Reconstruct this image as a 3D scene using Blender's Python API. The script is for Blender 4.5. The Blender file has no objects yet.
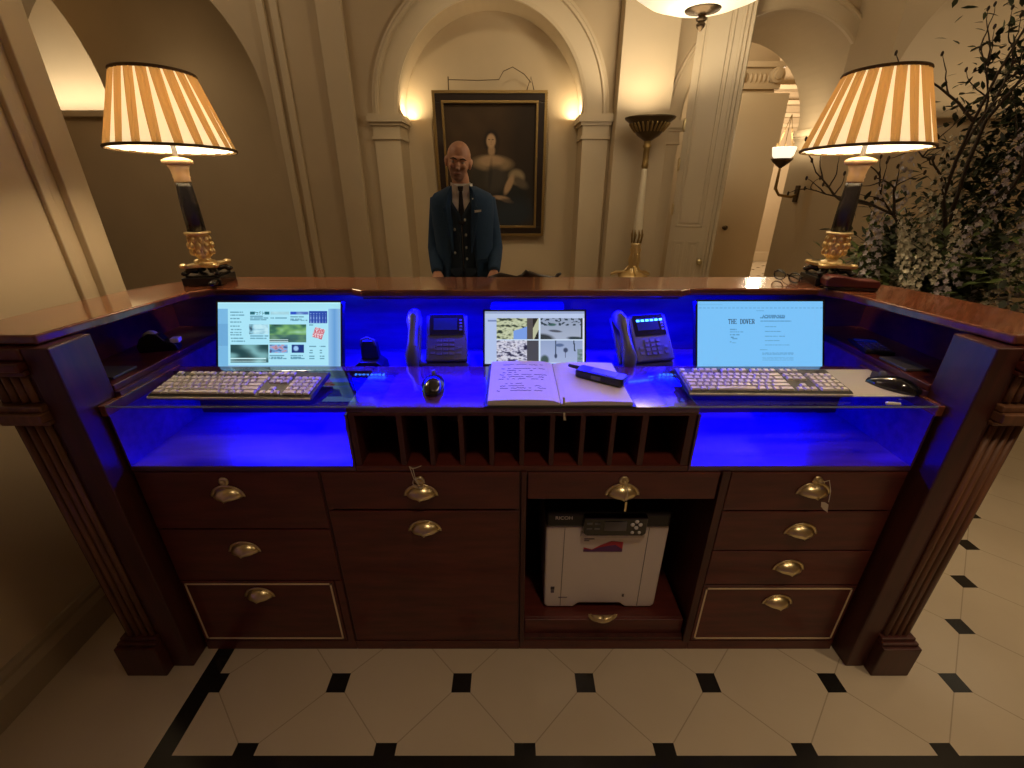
import bpy, bmesh, math, random
from mathutils import Vector, Matrix, noise
PI=math.pi; R=math.radians
SC=bpy.context.scene; COL=SC.collection
random.seed(7)
# ------------------------------------------------------------ camera
cam=bpy.data.cameras.new('camera'); co=bpy.data.objects.new('camera',cam); COL.objects.link(co)
co.location=(0,0,1.6); co.rotation_euler=(R(90-24.6),0,0)
cam.sensor_width=36; cam.lens=443/1024*36; cam.clip_start=.02; SC.camera=co
SC.view_settings.view_transform='Standard'; SC.view_settings.look='None'; SC.view_settings.gamma=1
SC.view_settings.use_curve_mapping=False; SC.view_settings.exposure=0
SC.cycles.use_denoising=True; SC.cycles.max_bounces=8; SC.cycles.transparent_max_bounces=16
SC.cycles.sample_clamp_indirect=4; SC.cycles.caustics_reflective=False; SC.cycles.caustics_refractive=False
w=bpy.data.worlds.new('world'); SC.world=w; w.use_nodes=True
w.node_tree.nodes['Background'].inputs[0].default_value=(.9,.75,.55,1); w.node_tree.nodes['Background'].inputs[1].default_value=.02
# ------------------------------------------------------------ materials
def newmat(n):
    m=bpy.data.materials.new(n); m.use_nodes=True; return m,m.node_tree.nodes,m.node_tree.links,m.node_tree.nodes['Principled BSDF']
def prin(n,c,rough=.5,metal=0,var=0,scale=8,bump=0,coat=0,emit=None,es=1,spec=None,stretch=(1,1,1)):
    m,N,L,b=newmat(n)
    b.inputs['Base Color'].default_value=(*c,1); b.inputs['Roughness'].default_value=rough; b.inputs['Metallic'].default_value=metal
    if coat: b.inputs['Coat Weight'].default_value=coat; b.inputs['Coat Roughness'].default_value=.06
    if spec is not None: b.inputs['Specular IOR Level'].default_value=spec
    if emit: b.inputs['Emission Color'].default_value=(*emit,1); b.inputs['Emission Strength'].default_value=es
    if var or bump:
        tc=N.new('ShaderNodeTexCoord'); mp=N.new('ShaderNodeMapping'); mp.inputs['Scale'].default_value=stretch
        nz=N.new('ShaderNodeTexNoise'); nz.inputs['Scale'].default_value=scale; nz.inputs['Detail'].default_value=5
        L.new(tc.outputs['Object'],mp.inputs[0]); L.new(mp.outputs[0],nz.inputs['Vector'])
        if var:
            r=N.new('ShaderNodeValToRGB'); L.new(nz.outputs['Fac'],r.inputs[0])
            r.color_ramp.elements[0].position=.3; r.color_ramp.elements[1].position=.7
            r.color_ramp.elements[0].color=(*[q*(1-var) for q in c],1); r.color_ramp.elements[1].color=(*[min(1,q*(1+var)) for q in c],1)
            L.new(r.outputs[0],b.inputs['Base Color'])
        if bump:
            bp=N.new('ShaderNodeBump'); bp.inputs['Strength'].default_value=bump; bp.inputs['Distance'].default_value=.01
            L.new(nz.outputs['Fac'],bp.inputs['Height']); L.new(bp.outputs[0],b.inputs['Normal'])
    return m
M={}
def wood(n,c,stretch,rough=.3,coat=.5):
    return prin(n,c,rough,0,var=.3,scale=3,coat=coat,stretch=stretch)
M['wood']=wood('mahogany',(.098,.017,.011),(2,12,12),.42,.15)
M['woodv']=wood('mahogany_vertical',(.058,.012,.008),(14,14,1.5),.45,.12)
M['woodtop']=wood('mahogany_polished',(.19,.055,.024),(2,14,4),.2,.8)
M['woodin']=wood('mahogany_inner_blue_tint',(.10,.035,.09),(2,12,12),.35,.3)  # blue of the LED glow mixed into the wood colour
M['deck']=wood('mahogany_deck_blue_tint',(.07,.018,.055),(2,14,4),.16,1)  # reddish wood shifted to blue, LED light put into the base colour
M['woodp']=wood('mahogany_pilaster',(.16,.068,.03),(14,14,1.5),.5,.1)
M['inlay']=prin('pale_inlay',(.75,.6,.38),.4)
M['wall']=prin('warm_plaster',(.49,.385,.245),.75,var=.05,scale=2,bump=.03)
M['walltrim']=prin('cream_trim_paint',(.56,.455,.30),.5,var=.03,scale=3)
M['ceil']=prin('ceiling_plaster',(.5,.42,.3),.8)
M['door']=prin('ivory_door_paint',(.6,.5,.34),.45)
M['base']=prin('baseboard_paint',(.36,.29,.19),.4)
M['brass']=prin('brass',(.78,.66,.38),.3,1,var=.1,scale=30)
M['gold']=prin('gilt_bronze',(.9,.7,.36),.3,1,bump=.5,scale=90)
M['gilt']=prin('old_gilt',(.33,.22,.08),.4,.8,bump=.4,scale=80)
M['bronze']=prin('dark_bronze',(.09,.06,.03),.35,.8,bump=.3,scale=60)
M['black']=prin('black_plastic',(.012,.012,.014),.35)
M['blackg']=prin('black_gloss',(.008,.008,.01),.1,coat=.6)
M['grey']=prin('grey_plastic',(.12,.12,.13),.4)
M['phone']=prin('phone_plastic_blue_tint',(.09,.09,.14),.4)  # grey plastic, blue LED spill tinted into its colour
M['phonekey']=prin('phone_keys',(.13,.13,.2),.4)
M['key']=prin('cream_keycap',(.72,.68,.6),.45)
M['kbd']=prin('keyboard_black',(.015,.015,.017),.5)
M['white']=prin('printer_white',(.74,.68,.62),.4)
M['line']=prin('seam_grey',(.08,.07,.07),.6)
M['pbtn']=prin('printer_buttons',(.75,.75,.75),.4)
M['paper']=prin('paper',(.72,.68,.62),.7)
M['ink']=prin('ink',(.05,.05,.12),.7)
M['pad']=prin('mouse_mat',(.55,.5,.47),.6)
M['iv']=prin('ivory_capital',(.78,.52,.26),.5,bump=.2,scale=40)
M['ivwhite']=prin('white_painted_metal',(.7,.62,.45),.4)
M['blkcol']=prin('black_marble_column',(.02,.018,.018),.25,var=.3,scale=14)
M['skin']=None
M['suit']=prin('blue_wool',(.010,.042,.105),.85,var=.08,scale=60)
M['waist']=prin('navy_wool',(.01,.025,.05),.85)
M['trous']=prin('dark_trouser_wool',(.012,.013,.018),.85)
M['shirt']=prin('white_cotton',(.72,.7,.66),.75)
M['tie']=prin('black_silk',(.006,.006,.01),.5)
M['btn']=prin('pale_button',(.5,.52,.5),.3)
M['darkwood']=prin('black_carved_wood',(.02,.012,.008),.35,coat=.3)
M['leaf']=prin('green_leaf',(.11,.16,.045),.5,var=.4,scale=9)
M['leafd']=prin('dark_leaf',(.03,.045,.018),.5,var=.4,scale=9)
M['petal']=prin('lilac_white_petal',(.46,.43,.48),.6,var=.15,scale=20)
M['petal2']=prin('cream_petal',(.46,.44,.34),.6,var=.15,scale=20)
M['bark']=prin('grey_bark',(.05,.035,.022),.8,var=.3,scale=30)
M['vase']=prin('dark_vase',(.012,.012,.012),.2,coat=.4)
M['leather']=prin('oxblood_leather',(.1,.022,.02),.3,bump=.1,scale=40)
M['red']=prin('red_print',(.5,.03,.05),.5); M['purple']=prin('purple_print',(.12,.03,.15),.5); M['pgrey']=prin('grey_print',(.14,.12,.16),.5)
M['tagp']=prin('printer_grip_grey',(.6,.55,.5),.5)
M['tag']=prin('card_tag',(.6,.52,.4),.7)
M['shoe']=prin('shoe_leather',(.02,.012,.01),.25)
M['bulb']=prin('lamp_bulb',(1,.8,.5),.5,emit=(1,.75,.4),es=5)
M['alab']=prin('alabaster_glow',(.8,.75,.62),.4,emit=(1,.84,.58),es=.62)
M['sconceg']=prin('sconce_glass',(.9,.85,.7),.4,emit=(1,.88,.66),es=1.2)
M['led']=prin('blue_led',(.02,.1,1),.4,emit=(.04,.22,1),es=9)
M['lediz']=prin('blue_led_strip',(.02,.05,.8),.4,emit=(.0,.02,1),es=3)
M['lcd']=prin('phone_display',(.02,.02,.04),.15,emit=(.0,.02,.5),es=.15)
M['acryl']=prin('blue_tray_plastic',(.15,.15,.3),.25)
def shade_mat(n,c,e):
    m,N,L,b=newmat(n)
    out=N['Material Output']; N.remove(b)
    d=N.new('ShaderNodeBsdfDiffuse'); d.inputs[0].default_value=(*c,1)
    t=N.new('ShaderNodeBsdfTranslucent'); t.inputs[0].default_value=(*c,1)
    mx=N.new('ShaderNodeMixShader'); mx.inputs[0].default_value=.3
    em=N.new('ShaderNodeEmission'); em.inputs[0].default_value=(*c,1); em.inputs[1].default_value=e
    ad=N.new('ShaderNodeAddShader')
    L.new(d.outputs[0],mx.inputs[1]); L.new(t.outputs[0],mx.inputs[2]); L.new(mx.outputs[0],ad.inputs[0]); L.new(em.outputs[0],ad.inputs[1]); L.new(ad.outputs[0],out.inputs[0])
    return m
M['shA']=shade_mat('shade_cream_silk',(.95,.84,.60),.3)
M['shB']=shade_mat('shade_tan_silk',(.54,.31,.10),.2)
M['lining']=shade_mat('shade_lining_silk',(.95,.88,.7),.8)
M['shtrim']=prin('shade_braid',(.12,.07,.02),.8)
def glass(n,tint=(.9,.95,1)):
    m,N,L,b=newmat(n); out=N['Material Output']; N.remove(b)
    t=N.new('ShaderNodeBsdfTransparent'); t.inputs[0].default_value=(*tint,1)
    g=N.new('ShaderNodeBsdfGlossy'); g.inputs['Roughness'].default_value=.02
    f=N.new('ShaderNodeFresnel'); f.inputs[0].default_value=1.5
    mx=N.new('ShaderNodeMixShader'); gm=N.new('ShaderNodeNewGeometry'); iv=N.new('ShaderNodeMath'); iv.operation='SUBTRACT'; iv.inputs[0].default_value=1; L.new(gm.outputs['Backfacing'],iv.inputs[1])
    ml=N.new('ShaderNodeMath'); ml.operation='MULTIPLY'; L.new(iv.outputs[0],ml.inputs[0]); L.new(f.outputs[0],ml.inputs[1]); L.new(ml.outputs[0],mx.inputs[0]); L.new(t.outputs[0],mx.inputs[1]); L.new(g.outputs[0],mx.inputs[2]); L.new(mx.outputs[0],out.inputs[0])
    return m
M['glass']=glass('clear_glass'); M['glassedge']=prin('glass_edge',(.25,.32,.3),.1,coat=1)
def attr_mat(n,emit=0,rough=.5):
    m,N,L,b=newmat(n); a=N.new('ShaderNodeAttribute'); a.attribute_name='Col'
    b.inputs['Roughness'].default_value=rough
    if emit:
        b.inputs['Base Color'].default_value=(.01,.01,.01,1); L.new(a.outputs['Color'],b.inputs['Emission Color']); b.inputs['Emission Strength'].default_value=emit
    else: L.new(a.outputs['Color'],b.inputs['Base Color'])
    return m
M['screen']=attr_mat('screen_image',.95,.15); M['canvas']=attr_mat('oil_paint',0,.85)
# floor material
def floor_mat():
    m,N,L,b=newmat('marble_floor'); S=.4325
    g=N.new('ShaderNodeNewGeometry'); sx=N.new('ShaderNodeSeparateXYZ'); L.new(g.outputs['Position'],sx.inputs[0])
    def mt(op,a,b_=None,c_=None):
        n=N.new('ShaderNodeMath'); n.operation=op
        for i,v in enumerate((a,b_,c_)):
            if v is None: continue
            if isinstance(v,(int,float)): n.inputs[i].default_value=v
            else: L.new(v,n.inputs[i])
        return n.outputs[0]
    u=mt('DIVIDE',mt('SUBTRACT',sx.outputs[0],.040),S); v=mt('DIVIDE',mt('SUBTRACT',sx.outputs[1],.977-.2162),S)
    def near(q,off,h): # |frac(q+.5+off)-.5|<h
        return mt('LESS_THAN',mt('ABSOLUTE',mt('SUBTRACT',mt('FRACT',mt('ADD',q,100.5+off)),.5)),h)
    h=.076
    dot=mt('MAXIMUM',mt('MULTIPLY',near(u,0,h),near(v,0,h)),mt('MULTIPLY',near(u,.5,h),near(v,.5,h)))
    p=mt('ADD',u,v); q=mt('SUBTRACT',u,v); seam=mt('MAXIMUM',near(p,0,.0055),near(q,0,.0055))
    inside=mt('MULTIPLY',mt('GREATER_THAN',sx.outputs[0],-1.10),mt('GREATER_THAN',sx.outputs[1],.70))
    dot=mt('MULTIPLY',dot,inside); seam=mt('MULTIPLY',seam,inside)
    bandL=mt('MULTIPLY',mt('GREATER_THAN',sx.outputs[0],-1.105),mt('LESS_THAN',sx.outputs[0],-1.043)); bandL=mt('MULTIPLY',bandL,mt('GREATER_THAN',sx.outputs[1],.70))
    bandB=mt('MULTIPLY',mt('MULTIPLY',mt('GREATER_THAN',sx.outputs[1],.70),mt('LESS_THAN',sx.outputs[1],.760)),mt('GREATER_THAN',sx.outputs[0],-1.105))
    blk=mt('MAXIMUM',dot,mt('MAXIMUM',bandL,bandB))
    nz=N.new('ShaderNodeTexNoise'); nz.inputs['Scale'].default_value=3; nz.inputs['Detail'].default_value=8; L.new(g.outputs['Position'],nz.inputs['Vector'])
    r=N.new('ShaderNodeValToRGB'); L.new(nz.outputs['Fac'],r.inputs[0]); r.color_ramp.elements[0].color=(.50,.42,.30,1); r.color_ramp.elements[1].color=(.60,.52,.39,1)
    def mixc(f,a,c):
        x=N.new('ShaderNodeMix'); x.data_type='RGBA'; L.new(f,x.inputs[0]); L.new(a,x.inputs[6]); x.inputs[7].default_value=(*c,1); return x.outputs[2]
    col=mixc(mt('MULTIPLY',seam,.55),r.outputs[0],(.22,.17,.12)); col=mixc(blk,col,(.012,.011,.010))
    L.new(col,b.inputs['Base Color']); b.inputs['Roughness'].default_value=.2
    return m
M['floor']=floor_mat()
def skin_mat(stub=None):
    m,N,L,b=newmat('skin'); b.inputs['Roughness'].default_value=.5
    tc=N.new('ShaderNodeTexCoord'); 
    base=(.52,.27,.17); 
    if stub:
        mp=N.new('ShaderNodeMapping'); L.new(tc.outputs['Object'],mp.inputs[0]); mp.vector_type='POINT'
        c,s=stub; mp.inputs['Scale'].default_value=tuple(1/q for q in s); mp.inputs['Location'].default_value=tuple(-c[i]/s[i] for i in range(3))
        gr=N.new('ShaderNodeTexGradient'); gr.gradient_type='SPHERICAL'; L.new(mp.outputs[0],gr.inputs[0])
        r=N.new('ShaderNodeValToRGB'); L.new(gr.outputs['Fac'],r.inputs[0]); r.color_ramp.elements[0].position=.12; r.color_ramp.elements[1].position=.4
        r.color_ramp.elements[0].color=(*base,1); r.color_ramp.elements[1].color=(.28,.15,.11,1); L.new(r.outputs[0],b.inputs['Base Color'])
    else: b.inputs['Base Color'].default_value=(*base,1)
    return m
# ------------------------------------------------------------ mesh helpers
class MB:
    def __init__(s): s.v=[];s.f=[];s.mi=[];s.sm=[]
    def add(s,vs,fs,mi=0,sm=False):
        o=len(s.v); s.v+= [Vector(v) for v in vs]
        for f in fs: s.f.append(tuple(i+o for i in f)); s.mi.append(mi); s.sm.append(sm)
        return s
    def box(s,x0,x1,y0,y1,z0,z1,mi=0,mat=None):
        vs=[(x,y,z) for z in (z0,z1) for y in (y0,y1) for x in (x0,x1)]
        if mat: vs=[mat@Vector(v) for v in vs]
        return s.add(vs,[(0,2,3,1),(4,5,7,6),(0,1,5,4),(2,6,7,3),(0,4,6,2),(1,3,7,5)],mi)
    def prism(s,pts,axis,a,b,mi=0,mat=None,sm=False):
        # pts 2D outline; axis 'x','y','z' extrude from a to b
        def P(p,t):
            v={'x':(t,p[0],p[1]),'y':(p[0],t,p[1]),'z':(p[0],p[1],t)}[axis]
            return mat@Vector(v) if mat else v
        n=len(pts); o=len(s.v)
        s.add([P(p,a) for p in pts]+[P(p,b) for p in pts],[tuple(range(n))[::-1],tuple(range(n,2*n))],mi)
        for i in range(n):
            j=(i+1)%n; s.f.append((o+i,o+j,o+n+j,o+n+i)); s.mi.append(mi); s.sm.append(sm)
        return s
    def lathe(s,prof,c=(0,0,0),n=24,mi=0,sm=True,sq=0,cap=True,mat=None):
        vs=[];fs=[]
        for r,z in prof:
            for k in range(n):
                a=2*PI*k/n; rr=r
                v=Vector((rr*math.cos(a),rr*math.sin(a),z))
                if mat: v=mat@v
                vs.append(v+Vector(c))
        m=len(prof)
        for i in range(m-1):
            for k in range(n):
                k2=(k+1)%n; fs.append((i*n+k,i*n+k2,(i+1)*n+k2,(i+1)*n+k))
        s.add(vs,fs,mi,sm)
        if cap:
            o=len(s.v)-len(vs)
            if prof[0][0]>1e-4: s.f.append(tuple(o+k for k in range(n))[::-1]); s.mi.append(mi); s.sm.append(False)
            if prof[-1][0]>1e-4: s.f.append(tuple(o+(m-1)*n+k for k in range(n))); s.mi.append(mi); s.sm.append(False)
        return s
    def rings(s,rings,mi=0,sm=True,cap=True,closed=True):
        n=len(rings[0]); o=len(s.v); vs=[v for r in rings for v in r]; fs=[]
        for i in range(len(rings)-1):
            for k in range(n if closed else n-1):
                k2=(k+1)%n; fs.append((i*n+k,i*n+k2,(i+1)*n+k2,(i+1)*n+k))
        s.add(vs,fs,mi,sm)
        if cap and closed:
            s.f.append(tuple(o+k for k in range(n))[::-1]); s.mi.append(mi); s.sm.append(sm)
            s.f.append(tuple(o+(len(rings)-1)*n+k for k in range(n))); s.mi.append(mi); s.sm.append(sm)
        return s
    def tube(s,pts,rad,n=10,mi=0,sm=True,round_=True):
        pts=[Vector(p) for p in pts]
        if isinstance(rad,(int,float)): rad=[rad]*len(pts)
        rings=[]; ref=None
        P=[];RR=[];T=[]
        for i,p in enumerate(pts):
            t=(pts[min(i+1,len(pts)-1)]-pts[max(i-1,0)]).normalized(); P.append(p);RR.append(rad[i]);T.append(t)
        if round_:
            P=[P[0]-T[0]*RR[0]*.8,P[0]-T[0]*RR[0]*.45]+P+[P[-1]+T[-1]*RR[-1]*.45,P[-1]+T[-1]*RR[-1]*.8]
            RR=[RR[0]*.35,RR[0]*.85]+RR+[RR[-1]*.85,RR[-1]*.35]; T=[T[0]]*2+T+[T[-1]]*2
        up=Vector((0,0,1)) if abs(T[0].z)<.9 else Vector((1,0,0))
        x=T[0].cross(up).normalized()
        for p,r,t in zip(P,RR,T):
            x=(x-t*x.dot(t)).normalized(); y=t.cross(x)
            rings.append([p+x*(r*math.cos(2*PI*k/n))+y*(r*math.sin(2*PI*k/n)) for k in range(n)])
        return s.rings(rings,mi,sm)
    def ell(s,c,r,n=16,m=10,mi=0,mat=None):
        rings=[]
        for i in range(m+1):
            a=PI*(i+.0)/m; a=min(max(a,.08),PI-.08)
            rg=[]
            for k in range(n):
                b=2*PI*k/n; v=Vector((r[0]*math.sin(a)*math.cos(b),r[1]*math.sin(a)*math.sin(b),-r[2]*math.cos(a)))
                if mat: v=mat@v
                rg.append(v+Vector(c))
            rings.append(rg)
        return s.rings(rings,mi)
    def build(s,name,mats,parent=None,bevel=0,world=True,kind=None,label=None,smooth_angle=None,seg=2):
        if not isinstance(mats,(list,tuple)): mats=[mats]
        o_=Vector((0,0,0))
        if parent is not None and world:
            q=parent
            while q is not None: o_+=Vector(q.location); q=q.parent
        me=bpy.data.meshes.new(name); me.from_pydata([v-o_ for v in s.v],[],s.f)
        for m in mats: me.materials.append(m)
        me.polygons.foreach_set('material_index',s.mi); me.polygons.foreach_set('use_smooth',s.sm)
        me.update()
        bm=bmesh.new(); bm.from_mesh(me); bmesh.ops.recalc_face_normals(bm,faces=bm.faces); bm.to_mesh(me); bm.free()
        o=bpy.data.objects.new(name,me); COL.objects.link(o)
        if parent is not None: o.parent=parent
        if bevel:
            b=o.modifiers.new('bevel','BEVEL'); b.width=bevel; b.segments=seg; b.limit_method='ANGLE'; b.angle_limit=R(40)
        if kind: o['kind']=kind
        if label: o['label']=label
        return o
def thing(name,label,cat,loc=(0,0,0),rz=0,group=None):
    o=bpy.data.objects.new(name,None); COL.objects.link(o); o.location=loc; o.rotation_euler=(0,0,rz); o.empty_display_size=.05
    o['label']=label; o['category']=cat
    if group:o['group']=group
    return o
def tag(o,label,cat,group=None,kind=None):
    o['label']=label;o['category']=cat
    if group:o['group']=group
    if kind:o['kind']=kind
    return o
def S(name,mb,mat,bevel=0): return mb.build(name,mat,None,bevel=bevel,kind='structure')
def dup(root,loc,rz,label,group=None):
    def cp(o,p):
        c=o.copy(); COL.objects.link(c); c.parent=p
        for ch in o.children: cp(ch,c)
        return c
    r=cp(root,None); r.location=loc; r.rotation_euler=(0,0,rz); r['label']=label
    if group:r['group']=group
    return r
def light(name,kind,loc,e,col=(1,.72,.42),size=.1,rot=(0,0,0),sy=None,spot=None,blend=.5):
    l=bpy.data.lights.new(name,kind); l.energy=e; l.color=col
    if kind=='AREA':
        l.size=size
        if sy: l.shape='RECTANGLE'; l.size_y=sy
    elif kind=='SPOT': l.spot_size=spot; l.spot_blend=blend; l.shadow_soft_size=size
    else: l.shadow_soft_size=size
    o=bpy.data.objects.new(name,l); COL.objects.link(o); o.location=loc; o.rotation_euler=rot
    return o
# ------------------------------------------------------------ room shell
ZC=4.3
S('floor',MB().box(-6.4,6.4,-2.6,11,-.05,0),M['floor'])
S('ceiling',MB().box(-6.4,6.4,-2.6,11,ZC,ZC+.1),M['ceil'])
S('wall_rear',MB().box(-6.4,6.4,-2.7,-2.6,0,ZC),M['wall'])
S('wall_right',MB().box(6.3,6.4,-2.6,11,0,ZC),M['wall'])
S('wall_far_left',MB().box(-6.4,-6.3,-2.6,11,0,ZC),M['wall'])
# near-left wall with casing at its end
mb=MB().box(-1.95,-1.66,-2.6,1.87,0,ZC).box(-1.66,-1.64,1.685,1.72,0,ZC).box(-1.66,-1.63,1.77,1.87,0,ZC).box(-1.66,-1.65,1.05,1.11,1.35,ZC)
S('wall_left',mb,M['walltrim'],.004)
prof=[(0,0),(.035,0),(.035,.10),(.026,.115),(.018,.125),(.018,.14),(.008,.155),(0,.16)]
S('baseboard_left',MB().prism([(-1.66+a,b) for a,b in prof],'y',-2.6,1.87),M['base'])
def arch_wall(name,y0,y1,x0,x1,z0,z1,cx,r,zs,mat=None,mb=None,n=36,open_floor=True,a0=0,a1=180):
    """wall slab between y0..y1 with an arched opening"""
    mb=mb or MB()
    xl=max(x0,cx-r); xr=min(x1,cx+r)
    if cx-r>x0: mb.box(x0,cx-r,y0,y1,z0,z1)
    if cx+r<x1: mb.box(cx+r,x1,y0,y1,z0,z1)
    if not open_floor: mb.box(xl,xr,y0,y1,z0,zs)
    xs=[cx-r*math.cos(PI*i/n) for i in range(n+1)]
    for a,b in zip(xs,xs[1:]):
        if b<=xl+1e-6 or a>=xr-1e-6: continue
        za=zs+math.sqrt(max(0,r*r-(a-cx)**2)); zb=zs+math.sqrt(max(0,r*r-(b-cx)**2))
        za=min(za,z1-.001); zb=min(zb,z1-.001)
        vs=[(a,y0,za),(b,y0,zb),(b,y0,z1),(a,y0,z1),(a,y1,za),(b,y1,zb),(b,y1,z1),(a,y1,z1)]
        mb.add(vs,[(0,1,2,3),(7,6,5,4),(2,6,7,3)],0)
        mb.add([vs[0],vs[1],vs[5],vs[4]],[(0,3,2,1)],0,False)
    if name: return S(name,mb,mat)
    return mb
def archivolt(mb,cx,zs,ri,ro,y,d,n=40):
    # moulded ring: profile in (radius, y)
    pr=[(ri,y),(ri,y-d*.6),(ri+(ro-ri)*.12,y-d*.75),(ri+(ro-ri)*.72,y-d*.75),(ri+(ro-ri)*.76,y-d*1.2),(ri+(ro-ri)*.86,y-d*1.2),(ri+(ro-ri)*.9,y-d*.9),(ro,y-d*.8),(ro,y)]
    rings=[]
    for i in range(n+1):
        a=PI*i/n; rings.append([(cx-r*math.cos(a),yy,zs+r*math.sin(a)) for r,yy in pr])
    mb.rings(rings,0,False,True); return mb
def impost(mb,x0,x1,y0,y1,zb,zt):
    # stepped moulding wrapped on a pier
    h=zt-zb
    mb.box(x0-.015,x1+.015,y0-.015,y1,zb,zb+h*.12)
    mb.box(x0-.004,x1+.004,y0-.004,y1,zb+h*.12,zb+h*.55)
    mb.box(x0-.02,x1+.02,y0-.02,y1,zb+h*.55,zb+h*.68)
    mb.box(x0-.04,x1+.04,y0-.04,y1,zb+h*.68,zb+h*.9)
    mb.box(x0-.03,x1+.03,y0-.03,y1,zb+h*.9,zt)
W=M['wall']
Y0=4.4
# left big shallow arch bay
arch_wall('wall_back_left',Y0,Y0+.4,-6.3,-2.0,0,ZC,-3.27,1.2,2.1,W)
# central piece with niche
mb=arch_wall(None,Y0,Y0+.32,-2.0,1.3,0,ZC,-.18,.79,2.12)
S('wall_back_centre',mb,W)
S('wall_back_niche',MB().box(-1.0,.65,Y0+.32,Y0+.4,0,3.2),M['wall'])
mb=MB(); mb.box(-1.53,-1.33,Y0-.05,Y0,0,ZC); mb.box(-1.90,-1.84,Y0-.02,Y0,0,ZC); mb.box(-2.0,-1.94,Y0-.035,Y0,0,ZC)
S('trim_1',mb,M['walltrim'],.006)
mb=MB(); mb.box(-1.19,-.97,Y0-.03,Y0,0,1.95); mb.box(.61,.83,Y0-.03,Y0,0,1.95)
impost(mb,-1.19,-.97,Y0-.03,Y0+.3,1.93,2.12); impost(mb,.61,.83,Y0-.03,Y0+.3,1.93,2.12)
archivolt(mb,-.18,2.12,.79,1.0,Y0,.04); S('trim_2',mb,M['walltrim'])
# uplit projecting pier
S('wall_pier',MB().box(.86,1.30,Y0-.16,Y0,0,ZC),M['walltrim'],.004)
# passage arch
mb=arch_wall(None,Y0,Y0+.87,1.3,3.35,0,ZC,2.20,.76,2.07); S('wall_back_right',mb,W)
mb=MB(); mb.box(1.32,1.44,Y0-.03,Y0,0,1.95); impost(mb,1.33,1.44,Y0-.03,Y0+.1,1.89,2.07)
mb.box(2.96,3.16,Y0-.03,Y0,0,1.95); impost(mb,2.96,3.16,Y0-.03,Y0+.87,1.89,2.07)
archivolt(mb,2.20,2.07,.76,.90,Y0,.05); S('trim_3',mb,M['walltrim'])
# right block with lunette
arch_wall('wall_right_return',3.9,4.4,2.74,6.3,0,ZC,3.74,.98,2.08,W,open_floor=False)
S('wall_lunette_right',MB().box(2.76,6.2,4.34,4.39,1.9,ZC-.05),M['walltrim'])
S('trim_4',MB().box(2.80,4.66,3.84,3.94,2.03,2.085),M['walltrim'],.01)
# far left lunette
arch_wall('wall_lunette_frame',5.5,6.0,-6.3,-2.0,0,ZC,-6.1,1.85,2.276,W,open_floor=False)
S('wall_lunette_left',MB().box(-6.3,-3.9,6.0,6.05,2.0,ZC),M['walltrim'])
S('trim_5',MB().box(-6.3,-4.25,5.44,5.54,2.22,2.28),M['walltrim'],.01)
S('wall_left_link',MB().box(-2.05,-1.95,4.8,5.55,0,ZC),W)
# corridor beyond
mb=MB(); mb.box(1.3,3.24,6.5,6.7,0,ZC); S('wall_passage',mb,W)
mb=MB(); mb.box(2.68,3.22,6.44,6.5,0,2.62); mb.box(2.64,3.26,6.40,6.5,2.62,2.68); mb.box(2.69,3.22,6.43,6.5,2.68,2.84); mb.box(2.63,3.28,6.38,6.5,2.84,2.9)
for x in (2.72,3.19):
    mb.lathe([(.0,0),(.085,0),(.085,.1),(.05,.1),(.05,.12),(.0,.12)],(x,6.46,2.76),20,mat=Matrix.Rotation(R(90),3,'X'))
for k in range(7): mb.ell((2.79+k*.055,6.43,2.74),(.022,.02,.05),8,6)
S('trim_6',mb,M['walltrim'],.004)
S('wall_corridor_end',MB().box(3.0,6.3,10.0,10.1,0,ZC),W)
mb=MB()
for i,(zz,d) in enumerate(((2.55,.05),(2.72,.12),(2.92,.2),(3.15,.3))): mb.box(3.0,6.3,10-d,10,zz,zz+.07)
mb.box(3.0,6.3,9.96,10,0,.2); S('trim_7',mb,M['walltrim'],.01)
S('baseboard_back',MB().box(1.5,3.24,6.46,6.5,0,.25),M['walltrim'],.01)
# ------------------------------------------------------------ folding door leaves in the passage
def door_leaf(name,hinge,ang,width,htop,nm_label,flip=1):
    o=bpy.data.objects.new(name,None); COL.objects.link(o); o.location=(*hinge,0); o.rotation_euler=(0,0,ang); o['kind']='structure'
    mb=MB(); n=16
    top=[(width*i/n, htop(width*i/n)) for i in range(n+1)]
    mb.prism([(0,.02)]+[(width,.02)]+top[::-1],'y',-.022,.022)
    p=mb.build('door_panel',M['door'],o,world=False); 
    mb=MB()
    fr=[(.04,.145,.25,.62),(.17,.27,.25,.62),(.04,.145,.74,1.10),(.17,.27,.74,1.10),(.04,.27,1.22,3.2)]
    for a,b,c,d in fr:
        t=.02
        for q in (-.03,):
            mb.box(a,b,q,-.022,c,c+t).box(a,b,q,-.022,d-t,d).box(a,a+t,q,-.022,c,d).box(b-t,b,q,-.022,c,d)
            mb.box(a+.035,b-.035,q,-.022,c+.035,d-.035)
    mb.build('door_moulding',M['door'],o,world=False,bevel=.004)
    mb=MB()
    for k,d in ((width-.075,.03),(width-.045,.036),(width-.013,.045)): mb.box(k-.012,k+.012,-d,d,.02,htop(width)-.01)
    mb.build('door_edge_bead',M['door'],o,world=False,bevel=.003)
    mb=MB()
    for q in (0,):
        mb.lathe([(.0,0),(.022,0),(.022,.006),(.008,.008),(.008,.03),(.022,.036),(.027,.05),(.018,.062),(0,.064)],(.30,-.022,.93),16,mat=Matrix.Rotation(R(90),3,'X'))
    mb.build('door_handle',M['brass'],o,world=False)
    mb=MB()
    for z in (1.32,1.68,1.98): mb.lathe([(0,0),(.008,.002),(.01,.01),(.01,.09),(.008,.098),(0,.1)],(0,-.028,z),10)
    mb.build('hinge',M['brass'],o,world=False)
    return o
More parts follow.
